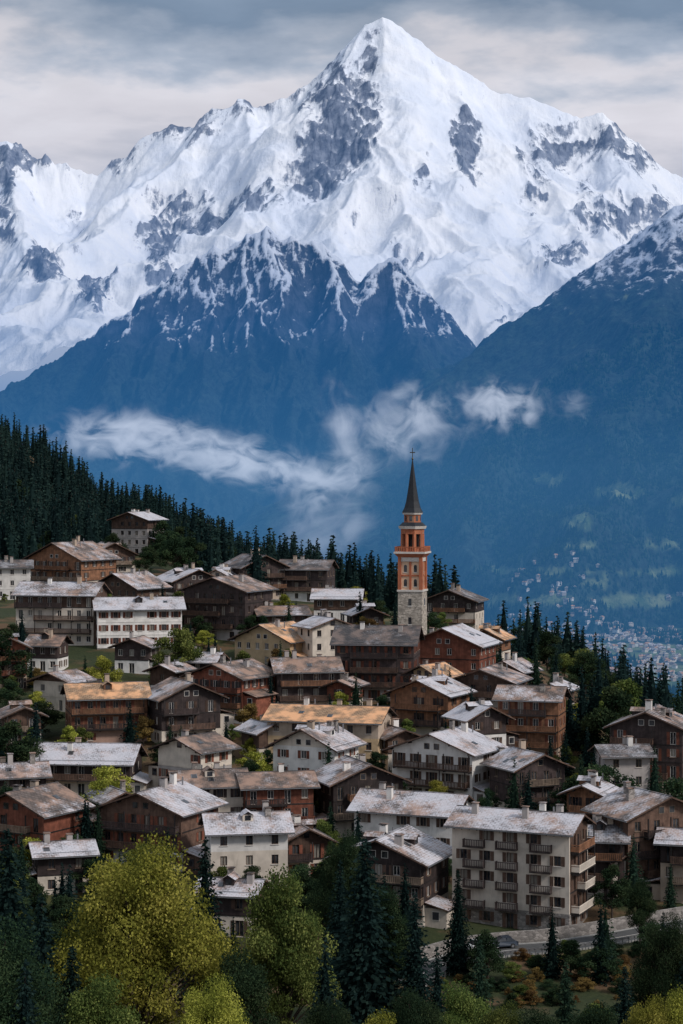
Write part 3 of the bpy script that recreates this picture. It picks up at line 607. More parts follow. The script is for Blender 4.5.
HL=[
(138,556,54,4,'g',-22,pg,wbn,3,rs,'',.9),
(72,592,92,3,'g',-32,pc,wo,1,rm,'f',.8),
(12,600,44,3,'e',10,pw,pg,3,rl,'',.8),
(108,575,60,2,'g',24,pc,wbn,1,rm,'f',.8),
(62,646,92,4,'e',-10,pc,wbn,3,rm,'f',.6),
(138,648,96,3,'e',10,pw,wd,3,rs,'',.6),
(130,612,76,2,'g',-34,pc,wbn,1,rs,'',.8),
(188,604,70,2,'g',28,pc,wd,1,rs,'f',.9),
(228,642,92,4,'g',-26,pg,wd,1,rm,'f',.8),
(254,600,66,3,'g',30,pt,wd,1,rl,'f',.9),
(307,602,60,3,'e',-12,pw,wd,1,rl,'f',.8),
(222,600,40,2,'g',-18,pc,pc,2,rs,'',.8),
(276,668,88,2,'g',-34,po,po,2,rt,'',.7),
(280,640,60,2,'e',14,pc,wbn,1,rm,'f',.7),
(338,622,52,2,'e',-5,pw,wbn,1,rs,'',.7),
(365,640,40,2,'g',15,pw,wd,1,rs,'',.9),
(325,668,60,3,'g',26,pc,pc,3,rs,'',.8),
(378,702,92,4,'e',-8,pg,wd,1,rl,'f',.8),
(454,634,66,3,'g',-16,pc,wd,2,rl,'f',.8),
(490,664,46,2,'g',-22,pc,wo,1,rt,'',.8),
(452,688,96,3,'g',-20,'stone',wr,1,rs,'',.8),
(232,724,92,3,'g',-32,pw,wr,1,rm,'f',.9),
(305,716,74,3,'e',10,pc,wd,1,rm,'f',.7),
(106,746,92,3,'e',14,pr,wo,1,rt,'f',.7),
(62,712,60,2,'g',-30,pc,wbn,2,rm,'',.7),
(182,746,84,3,'g',26,pc,wd,1,rm,'f',.8),
(137,674,46,2,'g',-14,pw,wd,1,rs,'',.8),
(8,690,44,3,'g',15,pt,wr,1,rl,'f',.8),
(203,690,46,2,'e',-16,pc,wd,1,rs,'',.8),
(195,804,80,3,'g',-38,pg,pc,2,rm,'',.8),
(88,798,110,2,'e',-6,pc,wd,1,rs,'f',.6),
(20,748,48,2,'g',20,pg,wbn,1,rm,'f',.8),
(330,772,132,3,'e',-14,po,pt,2,rt,'',.55),
(208,842,84,3,'e',12,pc,pc,3,rm,'',.7),
(275,842,84,3,'e',12,pc,wr,1,rm,'f',.7),
(316,800,92,3,'g',-26,pw,pc,3,rs,'',.8),
(358,838,96,3,'g',20,pc,wd,1,rm,'f',.8),
(446,806,116,3,'g',-30,pw,pw,3,rs,'f',.7),
(432,708,62,2,'g',-36,po,po,2,rt,'',.7),
(430,742,86,3,'g',-28,pc,wo,1,rs,'f',.8),
(488,728,84,3,'g',-20,pc,wbn,2,rs,'f',.8),
(532,764,76,4,'e',-16,pt,wo,1,rm,'f',.7),
(395,770,44,2,'g',22,pc,wbn,1,rm,'',.8),
(478,768,60,3,'g',26,pw,wd,2,rs,'',.8),
(527,822,80,3,'g',26,pc,wd,1,rm,'f',.9),
(556,720,40,2,'g',-22,pg,wbn,1,rs,'',.8),
(512,700,52,2,'g',-30,pw,wbn,1,rs,'',.8),
(652,796,92,4,'g',-20,pc,wd,1,rm,'f',.8),
(622,808,56,3,'e',8,pg,pg,3,rl,'',.7),
(414,872,128,3,'e',-22,pw,pw,3,rs,'r',.6),
(648,898,118,4,'g',26,pc,wbn,1,rm,'f',.7),
(600,900,60,3,'e',-8,pg,wd,1,rl,'f',.8),
(32,872,112,3,'g',-30,pc,wr,1,rm,'f',.8),
(160,872,124,3,'g',-26,pw,wbn,1,rs,'f',.8),
(246,892,92,3,'e',10,pc,pw,2,rs,'',.7),
(392,925,124,3,'g',-22,pc,wd,1,rm,'f',.8),
(62,896,70,2,'e',16,pc,wd,1,rs,'',.7),
(20,812,60,2,'e',16,pc,wd,1,rs,'',.7),
(690,905,70,3,'e',-16,pt,wd,2,rs,'f',.8),
(300,880,60,2,'g',18,pc,wbn,1,rm,'f',.8),
(668,850,70,2,'e',-24,pc,wbn,1,rt,'',.8),
(232,938,70,2,'e',-12,pc,wd,1,rs,'',.7),
(262,765,40,2,'g',30,pc,wbn,1,rs,'',.9),
(590,850,50,3,'g',-24,pc,wo,1,rs,'f',.8),
(500,800,40,2,'e',14,pt,pt,2,rm,'',.8),
(400,668,34,2,'g',-12,pc,wd,1,rs,'',.8),
(170,700,38,2,'g',-24,pw,wbn,1,rs,'',.8),
(48,672,40,2,'e',-12,pw,wd,1,rm,'',.7),
(115,838,52,2,'g',28,pc,wbn,1,rm,'',.8),
(345,716,36,2,'g',-20,pc,wr,1,rs,'',.8),
]
shs=[None,'wood_brown',None,'wood_dark',None,'wood_red']
for i,h in enumerate(HL):
    nm='chalet_house' if 'wood' in h[7] else 'plaster_house'
    house(h[0],h[1],h[2],h[3],h[4],h[5],h[6],h[7],h[8],h[9],h[10],h[11],name=nm,shut=shs[i%6] if 'plaster' in h[6] else None,dormers=(1 if i%4==3 else 0)+(1 if (i%7==5 and h[4]=='e') else 0),pitch=19+(i*5)%8)
hot=house(520,934,146,5,'e',-24,'stone',pc,1,rs,'r',.5,name='hotel_building',shut='wood_brown',dormers=0,chim=4,sh=2.75,pitch=21,rmat='wood_brown')
hw,hd=houses[-1][3],houses[-1][4]
hb_=MB()
for s in range(1,5):
    for c in (-.30,-.02,.27):
        u0=c*hw-1.5;u1=c*hw+1.5; z0=s*2.75
        hb_.box(u0,u1,-hd/2-1.0,-hd/2-.08,z0-.14,z0-.02,'wood_trim'); hb_.box(u0,u1,-hd/2-1.0,-hd/2-.93,z0+.9,z0+1.0,'wood_dark')
        for k in range(12): hb_.box(u0+.02+k*.25,u0+.12+k*.25,-hd/2-.98,-hd/2-.94,z0,z0+.9,'wood_dark')
        for q in (u0,u1-.06): hb_.box(q,q+.06,-hd/2-.92,-hd/2-.08,z0,z0+.98,'wood_dark')
hb_.make('front_balconies',hot)

# ------------------------------------------------------------------ church tower
X,Yb,Z=base_at(413,650)
root=bpy.data.objects.new('church_tower',None); COL.objects.link(root); root.location=(X,Yb+3,Z+.5); root.rotation_euler=(0,0,math.radians(-14)); houses.append((X,Yb+3,5,6,6))
S2=math.sqrt(2); k=Yb/430.
b1=MB()
def sq(b,hw0,z0,hw1,z1,m): b.prism(4,hw0*S2,z0*k,hw1*S2,z1*k,m)
sq(b1,2.7,-6,2.7,12.0,'stone_tower'); sq(b1,2.9,12.0,2.9,12.4,'trim_white')
sq(b1,2.2,12.4,2.2,19.4,'brick_pale')
for sx in (-1,1):
    for sy in (-1,1): b1.box(sx*2.38-.34,sx*2.38+.34,sy*2.38-.34,sy*2.38+.34,12.4*k,19.4*k,'brick_red')
e0=2.2
Ts=[lambda u,n,z:(u,-e0-n,z),lambda u,n,z:(e0+n,u,z),lambda u,n,z:(-u,e0+n,z),lambda u,n,z:(-e0-n,-u,z)]
dk=MB()
for T in Ts:
    b1.box(-.24,.24,.0,.28,12.4*k,18.5*k,'brick_red',T)
    for zz in (15.3,):
        for q in (-1,1): b1.box(*sorted([q*.242,q*2.02]),.0,.2,zz*k,(zz+.35)*k,'brick_red',T)
    b1.box(-2.02,2.02,.0,.36,18.5*k,19.4*k,'trim_white',T)
    for c in (-1.12,1.12):
        for z0 in (13.1,16.2):
            zt=z0+1.25
            P=[T(c-.34,.03,z0*k),T(c+.34,.03,z0*k)]+[T(c+.34*math.cos(a),.03,zt*k+.34*math.sin(a)) for a in [i*math.pi/8 for i in range(9)]]
            dk.poly(P,'glass')
            b1.box(c-.46,c+.46,.0,.12,(z0-.15)*k,z0*k,'trim_white',T)
for T,_z in [(Ts[0],9.0),(Ts[1],9.0),(Ts[0],5.0),(Ts[0],2.)]:
    dk.box(-.35,.35,.51,.53,_z*k,(_z+1.5)*k,'glass',T); b1.box(-.5,.5,.5,.6,(_z-.2)*k,_z*k,'trim_white',T)
sq(b1,2.7,19.4,3.4,20.2,'brick_red'); sq(b1,3.5,20.2,3.5,20.6,'trim_white'); 
for T in [lambda u,n,z:(u,-3.35-n,z),lambda u,n,z:(3.35+n,u,z),lambda u,n,z:(-u,3.35+n,z),lambda u,n,z:(-3.35-n,-u,z)]:
    b1.box(-3.26,3.26,-.08,.0,21.5*k,21.7*k,'brick_red',T)
    for i in range(14): b1.box(-3.25+i*.48,-3.05+i*.48,-.08,.0,20.6*k,21.5*k,'brick_red',T)
sq(b1,1.3,20.6,1.3,25.4,'wood_trim')  # dark core standing in for the shaded belfry interior
for i in range(8):
    a=2*math.pi*(i+.5)/8; b1.prism(6,.46,20.6*k,.41,24.4*k,'brick_red',2.25*math.cos(a),2.25*math.sin(a))
b1.prism(8,2.6,24.4*k,2.65,25.5*k,'brick_red'); b1.prism(8,2.2,20.6*k,2.2,21.3*k,'brick_red')
b1.prism(8,3.0,25.5*k,3.2,26.1*k,'trim_white'); b1.prism(8,3.05,26.1*k,2.2,26.9*k,'spire')
b1.prism(8,1.9,26.9*k,1.9,28.6*k,'brick_red'); b1.prism(8,2.2,28.6*k,2.3,29.0*k,'trim_white')
for i in range(8):
    a=2*math.pi*i/8; ca,sa=math.cos(a),math.sin(a); r=1.77
    T=lambda u,n,z:(ca*(r+n)-sa*u,sa*(r+n)+ca*u,z)
    dk.box(-.3,.3,.0,.03,27.2*k,28.3*k,'glass',T)
b2=MB(); zz=[29.0,30.0,31.4,34.0,40.4]; rr=[2.4,1.85,1.45,1.0,.1]
for i in range(4): b2.prism(8,rr[i],zz[i]*k,rr[i+1],zz[i+1]*k,'spire',cap=(i==0))
b3=MB(); b3.prism(8,.1,40.3*k,.25,40.6*k,'gold'); b3.prism(8,.25,40.6*k,.08,40.95*k,'gold'); b3.box(-.07,.07,-.05,.05,40.9*k,43*k,'gold'); b3.box(-.6,.6,-.045,.045,41.9*k,42.1*k,'gold')
b1.make('masonry',root); dk.make('openings',root); b2.make('spire',root); b3.make('orb_and_cross',root)

# ------------------------------------------------------------------ road, kerb, guard rail, cars
mb=MB(); tan=np.gradient(rc,axis=0); nrm=np.stack([-tan[:,1],tan[:,0]],1); nrm/=np.linalg.norm(nrm,axis=1)[:,None]
def ribbon(mb,o0,o1,z0,z1,k):
    for i in range(len(rc)-1):
        def p(j,o,z): return (rc[j,0]+nrm[j,0]*o,rc[j,1]+nrm[j,1]*o,rc[j,2]+z)
        a,b_,c,d_=p(i,o0,z1),p(i+1,o0,z1),p(i+1,o1,z1),p(i,o1,z1); e,f,g,h=p(i,o0,z0),p(i+1,o0,z0),p(i+1,o1,z0),p(i,o1,z0)
        mb.poly([a,b_,c,d_],k); mb.poly([a,b_,f,e],k); mb.poly([d_,c,g,h],k)
ribbon(mb,-2.6,2.6,-.8,.02,'asphalt'); mb.make('road')
mb=MB(); ribbon(mb,2.6,2.8,-.8,.15,'concrete'); ribbon(mb,-2.8,-2.6,-.8,.15,'concrete'); mb.make('road_kerb')
mb=MB(); ribbon(mb,-.06,.06,.0,.026,'trim_white'); mb.make('road_marking')
mb=MB(); ribbon(mb,-3.15,-3.08,.55,.82,'steel')
for i in range(0,len(rc),1):
    x,y=rc[i,:2]+nrm[i]*-3.2; mb.box(x-.06,x+.06,y-.06,y+.06,rc[i,2]-.8,rc[i,2]+.8,'steel')
mb.make('guard_rail')
mb=MB(); ribbon(mb,3.6,4.1,-2.,1.5,'stone'); mb.make('retaining_wall')
def car(i,off,paint,flip=1):
    x,y=rc[i,:2]+nrm[i]*off; a=math.atan2(tan[i,1],tan[i,0])
    root=bpy.data.objects.new('parked_car',None); COL.objects.link(root); root.location=(x,y,rc[i,2]+.03); root.rotation_euler=(0,0,a if flip>0 else a+math.pi)
    prof=[(-2.1,.35),(-2.1,.85),(-1.75,.98),(-1.2,1.02),(.85,1.0),(1.75,.86),(2.1,.68),(2.12,.35)]
    cab=[(-1.65,.98),(-1.2,1.42),(.05,1.46),(.95,1.0)]
    B=MB()
    def ext(B,pr,w0,w1,k):
        n=len(pr); l=[(p[0],-w0 if j not in w1 else -w0+.16,p[1]) for j,p in enumerate(pr)]; r=[(p[0],-q[1],p[1]) for p,q in zip(pr,l)]
        B.poly(l,k); B.poly(r[::-1],k)
        for j in range(n): q=(j+1)%n; B.poly([l[j],l[q],r[q],r[j]],k)
    ext(B,prof,.86,{2,3,4,5},paint); B.make('body',root)
    G=MB(); ext(G,cab,.78,{1,2},'glass'); G.make('windows',root)
    Rf=MB(); Rf.box(-1.2,.05,-.63,.63,1.42,1.49,paint); 
    for q in (-1,1): Rf.box(-.55,-.47,q*.72-.04,q*.72+.04,1.0,1.44,paint)
    Rf.make('roof_panel',root)
    W=MB()
    for cx in (-1.3,1.3):
        for q in (-1,1):
            aa=[j*math.pi/7 for j in range(14)]
            o=[(cx+.33*math.cos(t),q*.9,.33+.33*math.sin(t)) for t in aa]; n_=[(cx+.33*math.cos(t),q*.68,.33+.33*math.sin(t)) for t in aa]
            W.poly(o,'tyre'); W.poly(n_,'tyre')
            for j in range(14): W.poly([o[j],o[(j+1)%14],n_[(j+1)%14],n_[j]],'tyre')
            W.poly([(cx+.18*math.cos(t),q*.905,.33+.18*math.sin(t)) for t in aa],'steel')
    W.make('wheels',root)
    L=MB(); 
    for q in (-1,1): L.box(2.08,2.14,q*.6-.18,q*.6+.18,.55,.7,'trim_white'); L.box(-2.13,-2.09,q*.65-.12,q*.65+.12,.6,.82,'brick_red')
    L.make('lamps',root)
car(16,1.6,'paint_white'); car(19,1.6,'paint_blue',-1)

# ------------------------------------------------------------------ trees
def leafquads(C,s,rng,A=None):
    n=len(C); 
    if A is None: A=rng.normal(size=(n,3))
    A=A/np.linalg.norm(A,axis=1)[:,None]; B=np.cross(A,rng.normal(size=(n,3))); B/=np.linalg.norm(B,axis=1)[:,None]
    s=np.asarray(s)[:,None]; V=np.stack([C-A*s,C-B*s*.6,C+A*s,C+B*s*.6],1).reshape(-1,3)
    return V,np.arange(4*n).reshape(n,4)
def tube(p0,p1,r0,r1,n=6):
    p0,p1=np.array(p0,float),np.array(p1,float); d=p1-p0; d/=np.linalg.norm(d); a=np.cross(d,[.3,1,.1]); a/=np.linalg.norm(a); b=np.cross(d,a)
    t=np.arange(n)*2*np.pi/n; ring=np.cos(t)[:,None]*a+np.sin(t)[:,None]*b
    V=np.concatenate([p0+ring*r0,p1+ring*r1]); k=np.arange(n); Q=np.stack([k,(k+1)%n,(k+1)%n+n,k+n],1); return V,Q
def combine(parts):
    Vs,Qs,mi,tn=[],[],[],[];o=0
    for V,Q,m_,t_ in parts:
        Vs.append(V);Qs.append(Q+o);o+=len(V);mi.append(np.full(len(Q),m_));tn.append(np.full(len(Q),t_) if np.isscalar(t_) else t_)
    return np.concatenate(Vs),np.concatenate(Qs),np.concatenate(mi),np.concatenate(tn)
def decid(seed,nblob,nleaf,rw,ls,shape=1.):
    rng=np.random.RandomState(seed); parts=[]
    top=np.array([rng.uniform(-.03,.03),rng.uniform(-.03,.03),.8])
    parts.append((*tube((0,0,-.05),(0,0,.3),.022,.017,8),0,.5)); parts.append((*tube((0,0,.3),top,.017,.004,7),0,.5))
    bc=[];br=[]
    for i in range(nblob):
        v=rng.normal(size=3); v/=np.linalg.norm(v); q=rng.rand()**.45
        z=.54+v[2]*q*.38; wid=rw*(1.1-.8*max(0,(z-.45)/.5)**1.3*shape)
        c=np.array([v[0]*q*wid,v[1]*q*wid,z]); bc.append(c); br.append(rng.uniform(.045,.11)*(rw/.3)**.5)
        zz=max(.2,z-.22); parts.append((*tube((top[0]*zz,top[1]*zz,zz),c,.008,.002,5),0,.5))
    bc=np.array(bc);br=np.array(br); pr=br**2/np.sum(br**2); idx=rng.choice(nblob,nleaf,p=pr)
    v=rng.normal(size=(nleaf,3)); v/=np.linalg.norm(v,axis=1)[:,None]; q=rng.uniform(.45,1.12,nleaf)
    C=bc[idx]+v*(br[idx]*q)[:,None]*np.array([1.15,1.15,.8]); 
    C+=rng.normal(size=C.shape)*.008
    bt=rng.uniform(.1,.8,nblob); tn=np.clip(bt[idx]+rng.normal(size=nleaf)*.16,0,1)
    V,Q=leafquads(C,rng.uniform(.6,1.2,nleaf)*ls,rng); parts.append((V,Q,1,tn))
    return combine(parts)
def spruce(seed,levels,nb,nc,rw=.19,ls=.02,core=.5):
    rng=np.random.RandomState(seed); parts=[(*tube((0,0,-.05),(0,0,.97),.014,.002,6),0,.5),(*tube((0,0,.09),(0,0,.9),rw*core,.004,7),1,.05)]  # dark inner cone fills gaps, painted as shade inside the crown
    Cs=[];As=[];Ss=[];Ts=[]
    for L in range(levels):
        z=.07+.93*(L+.3)/levels; R=rw*(1-z)**.8*(1 if z>.15 else .8)+.008
        m_=max(4,int(nb*(.45+.55*(1-z)))); ph=rng.rand()*6.28
        for j in range(m_):
            a=ph+6.283*j/m_+rng.normal()*.15; RR=R*rng.uniform(.6,1.18); d=np.array([math.cos(a),math.sin(a),0]); pd=np.array([-d[1],d[0],0]); k_=max(2,int(nc*(.35+.65*(1-z)))); tb=rng.uniform(.2,.7); zj=rng.normal()*.3/levels
            for c in range(k_):
                f=(c+rng.rand())/k_; f=.12+.9*f
                Cs.append(d*RR*f+pd*rng.normal()*.022*f*min(1,RR/.1)+np.array([0,0,zj+z-.30*RR*f+.10*RR*f*f+rng.normal()*.006])); 
                As.append(d+pd*rng.normal()*.5+np.array([0,0,-.6+rng.normal()*.35])); Ss.append(ls*rng.uniform(.7,1.25)*(.5+.5*(1-z))); Ts.append(np.clip(tb+.2*(f-.5)+rng.normal()*.12,0,1))
    V,Q=leafquads(np.array(Cs),np.array(Ss),rng,np.array(As)); parts.append((V,Q,1,np.array(Ts)))
    return combine(parts)
def tree_mesh(nm,data,leaf):
    V,Q,mi,tn=data; return mesh_np(nm,V,Q,[M['bark'],M[leaf]],tone=tn,mi=mi)
DH=[decid(1,80,60000,.33,.0070),decid(2,60,42000,.26,.0080)]
DM=[decid(11,30,7500,.34,.019),decid(12,26,6500,.28,.019),decid(13,34,7500,.40,.019)]
SH=[spruce(21,44,16,14,.20,.018),spruce(22,40,16,13,.17,.018)]
SM=[spruce(31,28,12,7,.17,.027),spruce(32,26,11,7,.21,.028)]
SL=[spruce(41,18,7,3,.14,.040,.6),spruce(42,17,7,3,.17,.042,.6),spruce(43,16,7,3,.12,.042,.6)]
TM={}
for i,dta in enumerate(DH):
    for l in ('leaf_yellow','leaf_lime','leaf_green'): TM['DH',i,l]=tree_mesh('broadleaf_tree',dta,l)
for i,dta in enumerate(DM):
    for l in ('leaf_yellow','leaf_lime','leaf_green','leaf_rust'): TM['DM',i,l]=tree_mesh('broadleaf_tree',dta,l)
for i,dta in enumerate(SH):
    for l in ('needle_dark','needle_green'): TM['SH',i,l]=tree_mesh('spruce_tree',dta,l)
for i,dta in enumerate(SM):
    for l in ('needle_dark','needle_green'): TM['SM',i,l]=tree_mesh('spruce_tree',dta,l)
def plant(px,pytop,pybase,key,wide=1.,Yfix=None):
    if Yfix: Y_=Yfix; X_=(px-CX)*Y_/F; Z_=float(gz(X_,Y_))
    else: X_,Y_,Z_=base_at(px,pybase)
    h=(H0-pytop)*Y_/F-Z_; nm={'D':'broadleaf_tree','S':'spruce_tree'}[key[0][0]]
    if h<2: h=2
    obj(nm,TM[key],(X_,Y_,Z_-.2),random.uniform(0,6.28),(h*wide,h*wide,h))
Ye,Li,Gr,Ru='leaf_yellow','leaf_lime','leaf_green','leaf_rust'; ND,NG='needle_dark','needle_green'
FG=[
(142,818,205,('DH',0,Ye),.86),(284,852,212,('DH',1,Li),.72),(8,828,214,('SH',0,ND),1.25),(42,895,200,('SH',1,ND),1.2),(-10,900,190,('DH',0,Gr),.9),(205,838,238,('SH',1,ND),1.15),
(365,838,228,('SH',0,ND),1.35),(345,820,252,('DH',0,Gr),.6),(415,893,226,('SH',1,ND),1.15),(458,868,252,('SH',0,ND),.9),(388,875,232,('DH',1,Gr),.6),
(480,938,205,('SH',0,NG),1.0),(566,960,200,('SH',1,NG),1.1),(462,972,196,('DH',1,Li),.8),(503,990,194,('DH',0,Li),.7),(376,1000,190,('DH',1,Ye),.8),(650,984,194,('DH',0,Ye),.7),(680,978,196,('DH',1,Ye),.8),
(668,903,222,('DH',0,Gr),.7),(640,872,262,('DH',1,Gr),.8),(612,860,275,('DM',0,Gr),.9),(690,930,205,('SH',0,ND),1.1),(325,935,205,('SH',1,ND),1.1),(236,938,200,('DH',1,Gr),.8),(212,962,192,('DH',0,Ye),.7),(72,945,195,('SH',0,ND),1.1),
(437,945,210,('SH',1,ND),1.),(600,990,190,('DH',1,Gr),.9),(625,965,204,('SH',0,ND),1.1),(535,995,188,('DH',0,Gr),.7),(25,960,185,('SH',1,ND),1.2),(415,975,192,('DH',0,Gr),.7),(330,985,190,('DH',0,Gr),.7),(340,860,246,('SH',1,ND),1.1),(100,960,190,('DH',1,Li),.8)]
for px_,top,Yf,key,wd_ in FG: plant(px_,top,0,key,wd_,Yf)
MG=[(103,652,700,('DM',0,Ye),1.),(180,622,686,('DM',2,Li),1.),(130,702,768,('SM',1,ND),1.2),(36,700,770,('SM',0,ND),1.3),(10,716,790,('DM',0,Gr),1.2),(105,760,824,('DM',2,Ye),1.1),(82,722,760,('DM',1,Li),1.),(175,526,572,('DM',1,Gr),1.),(77,510,545,('DM',1,Li),1.),(112,530,572,('DM',0,Gr),1.),
(295,818,862,('DM',2,Gr),1.1),(322,815,862,('DM',0,Li),1.),(602,758,832,('DM',2,Gr),1.2),(575,770,830,('DM',0,Gr),1.1),(628,780,830,('DM',1,Gr),1.),(548,680,750,('SM',0,NG),1.),(592,676,760,('SM',1,ND),1.1),(570,680,750,('SM',0,ND),1.1),(612,680,765,('DM',0,Gr),1.1),
(250,735,762,('DM',0,Ye),1.),(268,745,775,('DM',1,Gr),1.),(150,690,720,('DM',0,Gr),1.),(215,632,665,('SM',0,ND),1.),(22,610,650,('SM',1,ND),1.1),(5,625,690,('DM',0,Gr),1.2),(256,525,600,('SM',1,ND),1.1),(500,640,690,('SM',0,ND),1.1),(520,628,690,('SM',1,ND),1.1),(536,636,700,('SM',0,NG),1.),(556,648,710,('SM',0,ND),1.),
(488,785,820,('DM',0,Gr),1.),(565,740,775,('DM',1,Li),1.),(208,755,800,('DM',0,Gr),.9),(60,840,870,('DM',1,Gr),1.),(135,800,835,('DM',0,Ru),1.),(560,840,900,('DM',1,Gr),.8),(455,712,745,('DM',0,Gr),.9),(360,590,640,('SM',0,ND),1.),(395,598,640,('SM',1,ND),1.),(675,770,860,('DM',2,Gr),1.),(330,850,905,('DM',0,Gr),1.),
(640,665,760,('SM',1,ND),1.),(660,672,760,('SM',0,ND),1.),(678,680,770,('SM',1,NG),1.),(625,668,760,('DM',1,Li),1.),(582,664,750,('SM',1,ND),1.)]
for px_,top,bs,key,wd_ in MG: plant(px_,top,bs,key,wd_)
def clear(X_,Y_,k=1.12,rd=6):
    return not any((X_-h_[0])**2+((Y_-h_[1]))**2<(h_[2]*k+1)**2 for h_ in houses) and np.min(np.hypot(rc[:,0]-X_,rc[:,1]-Y_))>rd
nf=0; tries=0
while nf<380 and tries<9000:
    tries+=1
    px_=random.uniform(-30,715); py_=random.uniform(595,985); X_,Y_,Z_=base_at(px_,py_)
    if Y_>560 or not clear(X_,Y_): continue
    right=px_>540
    if random.random()<.22 or (right and random.random()<.4): key=('SM',random.randint(0,1),random.choice([ND,ND,NG])); h=random.uniform(5,11)
    else: key=('DM',random.randint(0,2),random.choice([Gr,Gr,Gr,Li,Li,Ye,Ru] if py_<900 else [Gr,Gr,Gr,Li])); h=random.uniform(2.5,7.5)
    obj('broadleaf_tree' if key[0]=='DM' else 'spruce_tree',TM[key],(X_,Y_,Z_-.3),random.uniform(0,6.28),(h*random.uniform(.9,1.3),)*2+(h,)); nf+=1
for i in range(60):
    if i<35: px_=random.uniform(520,700); Y_=random.uniform(400,520); h=random.uniform(6,11)
    else: px_=random.uniform(-20,330); Y_=random.uniform(560,760); h=random.uniform(9,14)
    X_=(px_-CX)*Y_/F
    if not clear(X_,Y_): continue
    obj('broadleaf_tree',TM['DM',random.randint(0,2),random.choice([Gr,Gr,Li,Gr])],(X_,Y_,float(gz(X_,Y_))-.3),random.uniform(0,6.28),(h,h,h))
for i in range(260):
    px_=random.uniform(380,700); Y_=random.uniform(198,262); X_=(px_-CX)*Y_/F
    if not clear(X_,Y_,1.1,4): continue
    h=random.uniform(.8,2.8); wv=h*random.uniform(1.,1.9)
    obj('shrub',TM['DM',random.randint(0,2),random.choice([Gr,Gr,Li,Ru,Ru,Gr])],(X_,Y_,float(gz(X_,Y_))-.3*h),random.uniform(0,6.28),(wv,wv,h*1.1))
def forest(name,n,pxr,yr,cond,hr,seed):
    rng=np.random.RandomState(seed); Y_=rng.uniform(yr[0],yr[1],n*3); P_=rng.uniform(pxr[0],pxr[1],n*3); X_=(P_-CX)*Y_/F; Z_=gz(X_,Y_); ok=cond(P_,Y_,X_)
    hx=np.array([h_[:3] for h_ in houses])
    dd=np.min(np.hypot(X_[:,None]-hx[None,:,0],Y_[:,None]-hx[None,:,1])-hx[None,:,2],axis=1); ok&=dd>3
    X_,Y_,Z_=X_[ok][:n],Y_[ok][:n],Z_[ok][:n]; Vs,Qs,Mi,Tn=[],[],[],[];o=0
    for i in range(len(X_)):
        V,Q,mi,tn=SL[i%3]; h=rng.uniform(*hr)*(1-.45*(rng.rand()<.4)); a=rng.rand()*6.28; ca,sa=math.cos(a),math.sin(a); wv=h*rng.uniform(.9,1.6)
        Vs.append(np.stack([(V[:,0]*ca-V[:,1]*sa)*wv+X_[i],(V[:,0]*sa+V[:,1]*ca)*wv+Y_[i],V[:,2]*h+Z_[i]-.3],1)); Qs.append(Q+o); o+=len(V); Mi.append(mi); Tn.append(np.clip(tn*.7+rng.uniform(-.1,.6),0,1))
    obj(name,mesh_np(name,np.concatenate(Vs),np.concatenate(Qs),[M['bark'],M[ND]],tone=np.concatenate(Tn),mi=np.concatenate(Mi)))
forest('spruce_forest',3000,(-160,480),(555,960),lambda p,y,x:(y>np.interp(p,[0,100,112,165,180,250,330,480],[570,600,690,690,600,560,600,540])),(11,21),1)
forest('spruce_forest',480,(495,860),(400,640),lambda p,y,x:(y>np.interp(p,[495,560,620,700],[500,440,400,380])),(9,16),2)

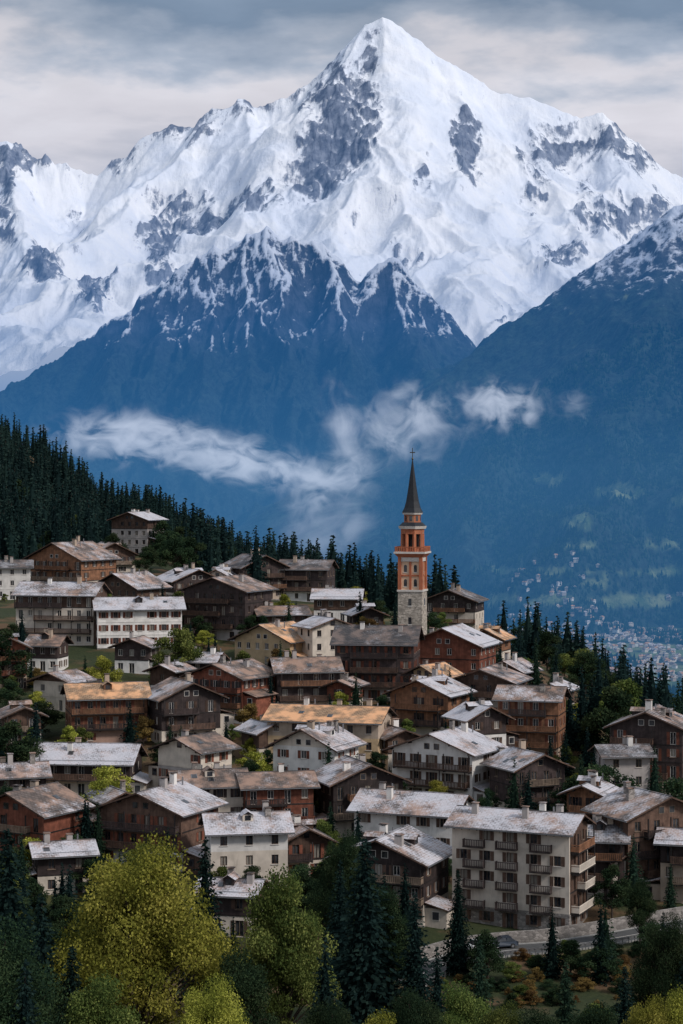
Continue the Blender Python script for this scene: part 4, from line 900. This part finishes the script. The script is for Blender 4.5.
# ------------------------------------------------------------------ world, sun, camera
el,az=math.radians(38),math.radians(122)
S=Vector((math.sin(az)*math.cos(el),math.cos(az)*math.cos(el),math.sin(el)))
w=bpy.data.worlds.new('World'); scene.world=w; w.use_nodes=True; nt=w.node_tree; nt.nodes.clear()
sky=nt.nodes.new('ShaderNodeTexSky'); sky.sky_type='NISHITA'; sky.sun_disc=False; sky.sun_elevation=el; sky.sun_rotation=az
t=nt.nodes.new('ShaderNodeTexCoord'); sp=nd(nt,'ShaderNodeSeparateXYZ',{0:t.outputs['Generated']})
mp=nd(nt,'ShaderNodeMapping',{0:t.outputs['Generated']}); mp.inputs['Scale'].default_value=(4,4,13); mp.inputs['Rotation'].default_value=(0,math.radians(4),0)
n1=noise(nt,mp.outputs[0],2.2,6,.52,.15); mp2=nd(nt,'ShaderNodeMapping',{0:t.outputs['Generated']}); mp2.inputs['Scale'].default_value=(10,10,26); n2=noise(nt,mp2.outputs[0],2.2,6,.52,.1)
e_=mth(nt,'ADD',sp.outputs[2],mth(nt,'MULTIPLY',mth(nt,'SUBTRACT',n1,.5),.13)); e_=mth(nt,'ADD',e_,mth(nt,'MULTIPLY',mth(nt,'SUBTRACT',n2,.5),.055))
cl=ramp(nt,e_,[(0,(.48,.55,.66)),(.13,(.66,.65,.70)),(.165,(.93,.87,.88)),(.190,(.90,.85,.86)),(.210,(.48,.52,.59)),(.236,(.21,.27,.35)),(.42,(.46,.53,.63)),(1,(.62,.68,.76))])
cl=valued(nt,cl,maprange(nt,n1,.32,.68,.86,1.10))
b1_=nd(nt,'ShaderNodeBackground',{0:sky.outputs[0],1:.10}); b2_=nd(nt,'ShaderNodeBackground',{0:cl,1:1.})
mx=nd(nt,'ShaderNodeMixShader',{0:.90,1:b1_.outputs[0],2:b2_.outputs[0]}); out=nt.nodes.new('ShaderNodeOutputWorld'); nt.links.new(mx.outputs[0],out.inputs[0])
L=bpy.data.lights.new('sun','SUN'); L.energy=2.45; L.angle=math.radians(10); L.color=(1,.95,.90); o=bpy.data.objects.new('sun',L); COL.objects.link(o); o.rotation_euler=S.to_track_quat('Z','Y').to_euler(); o.location=(200,-100,300)
cd=bpy.data.cameras.new('camera'); cd.sensor_width=36; cd.lens=F/1024*36; cd.shift_y=-(512-H0)/1024; cd.clip_start=1; cd.clip_end=60000
co=bpy.data.objects.new('camera',cd); COL.objects.link(co); co.rotation_euler=(math.pi/2,0,0); scene.camera=co
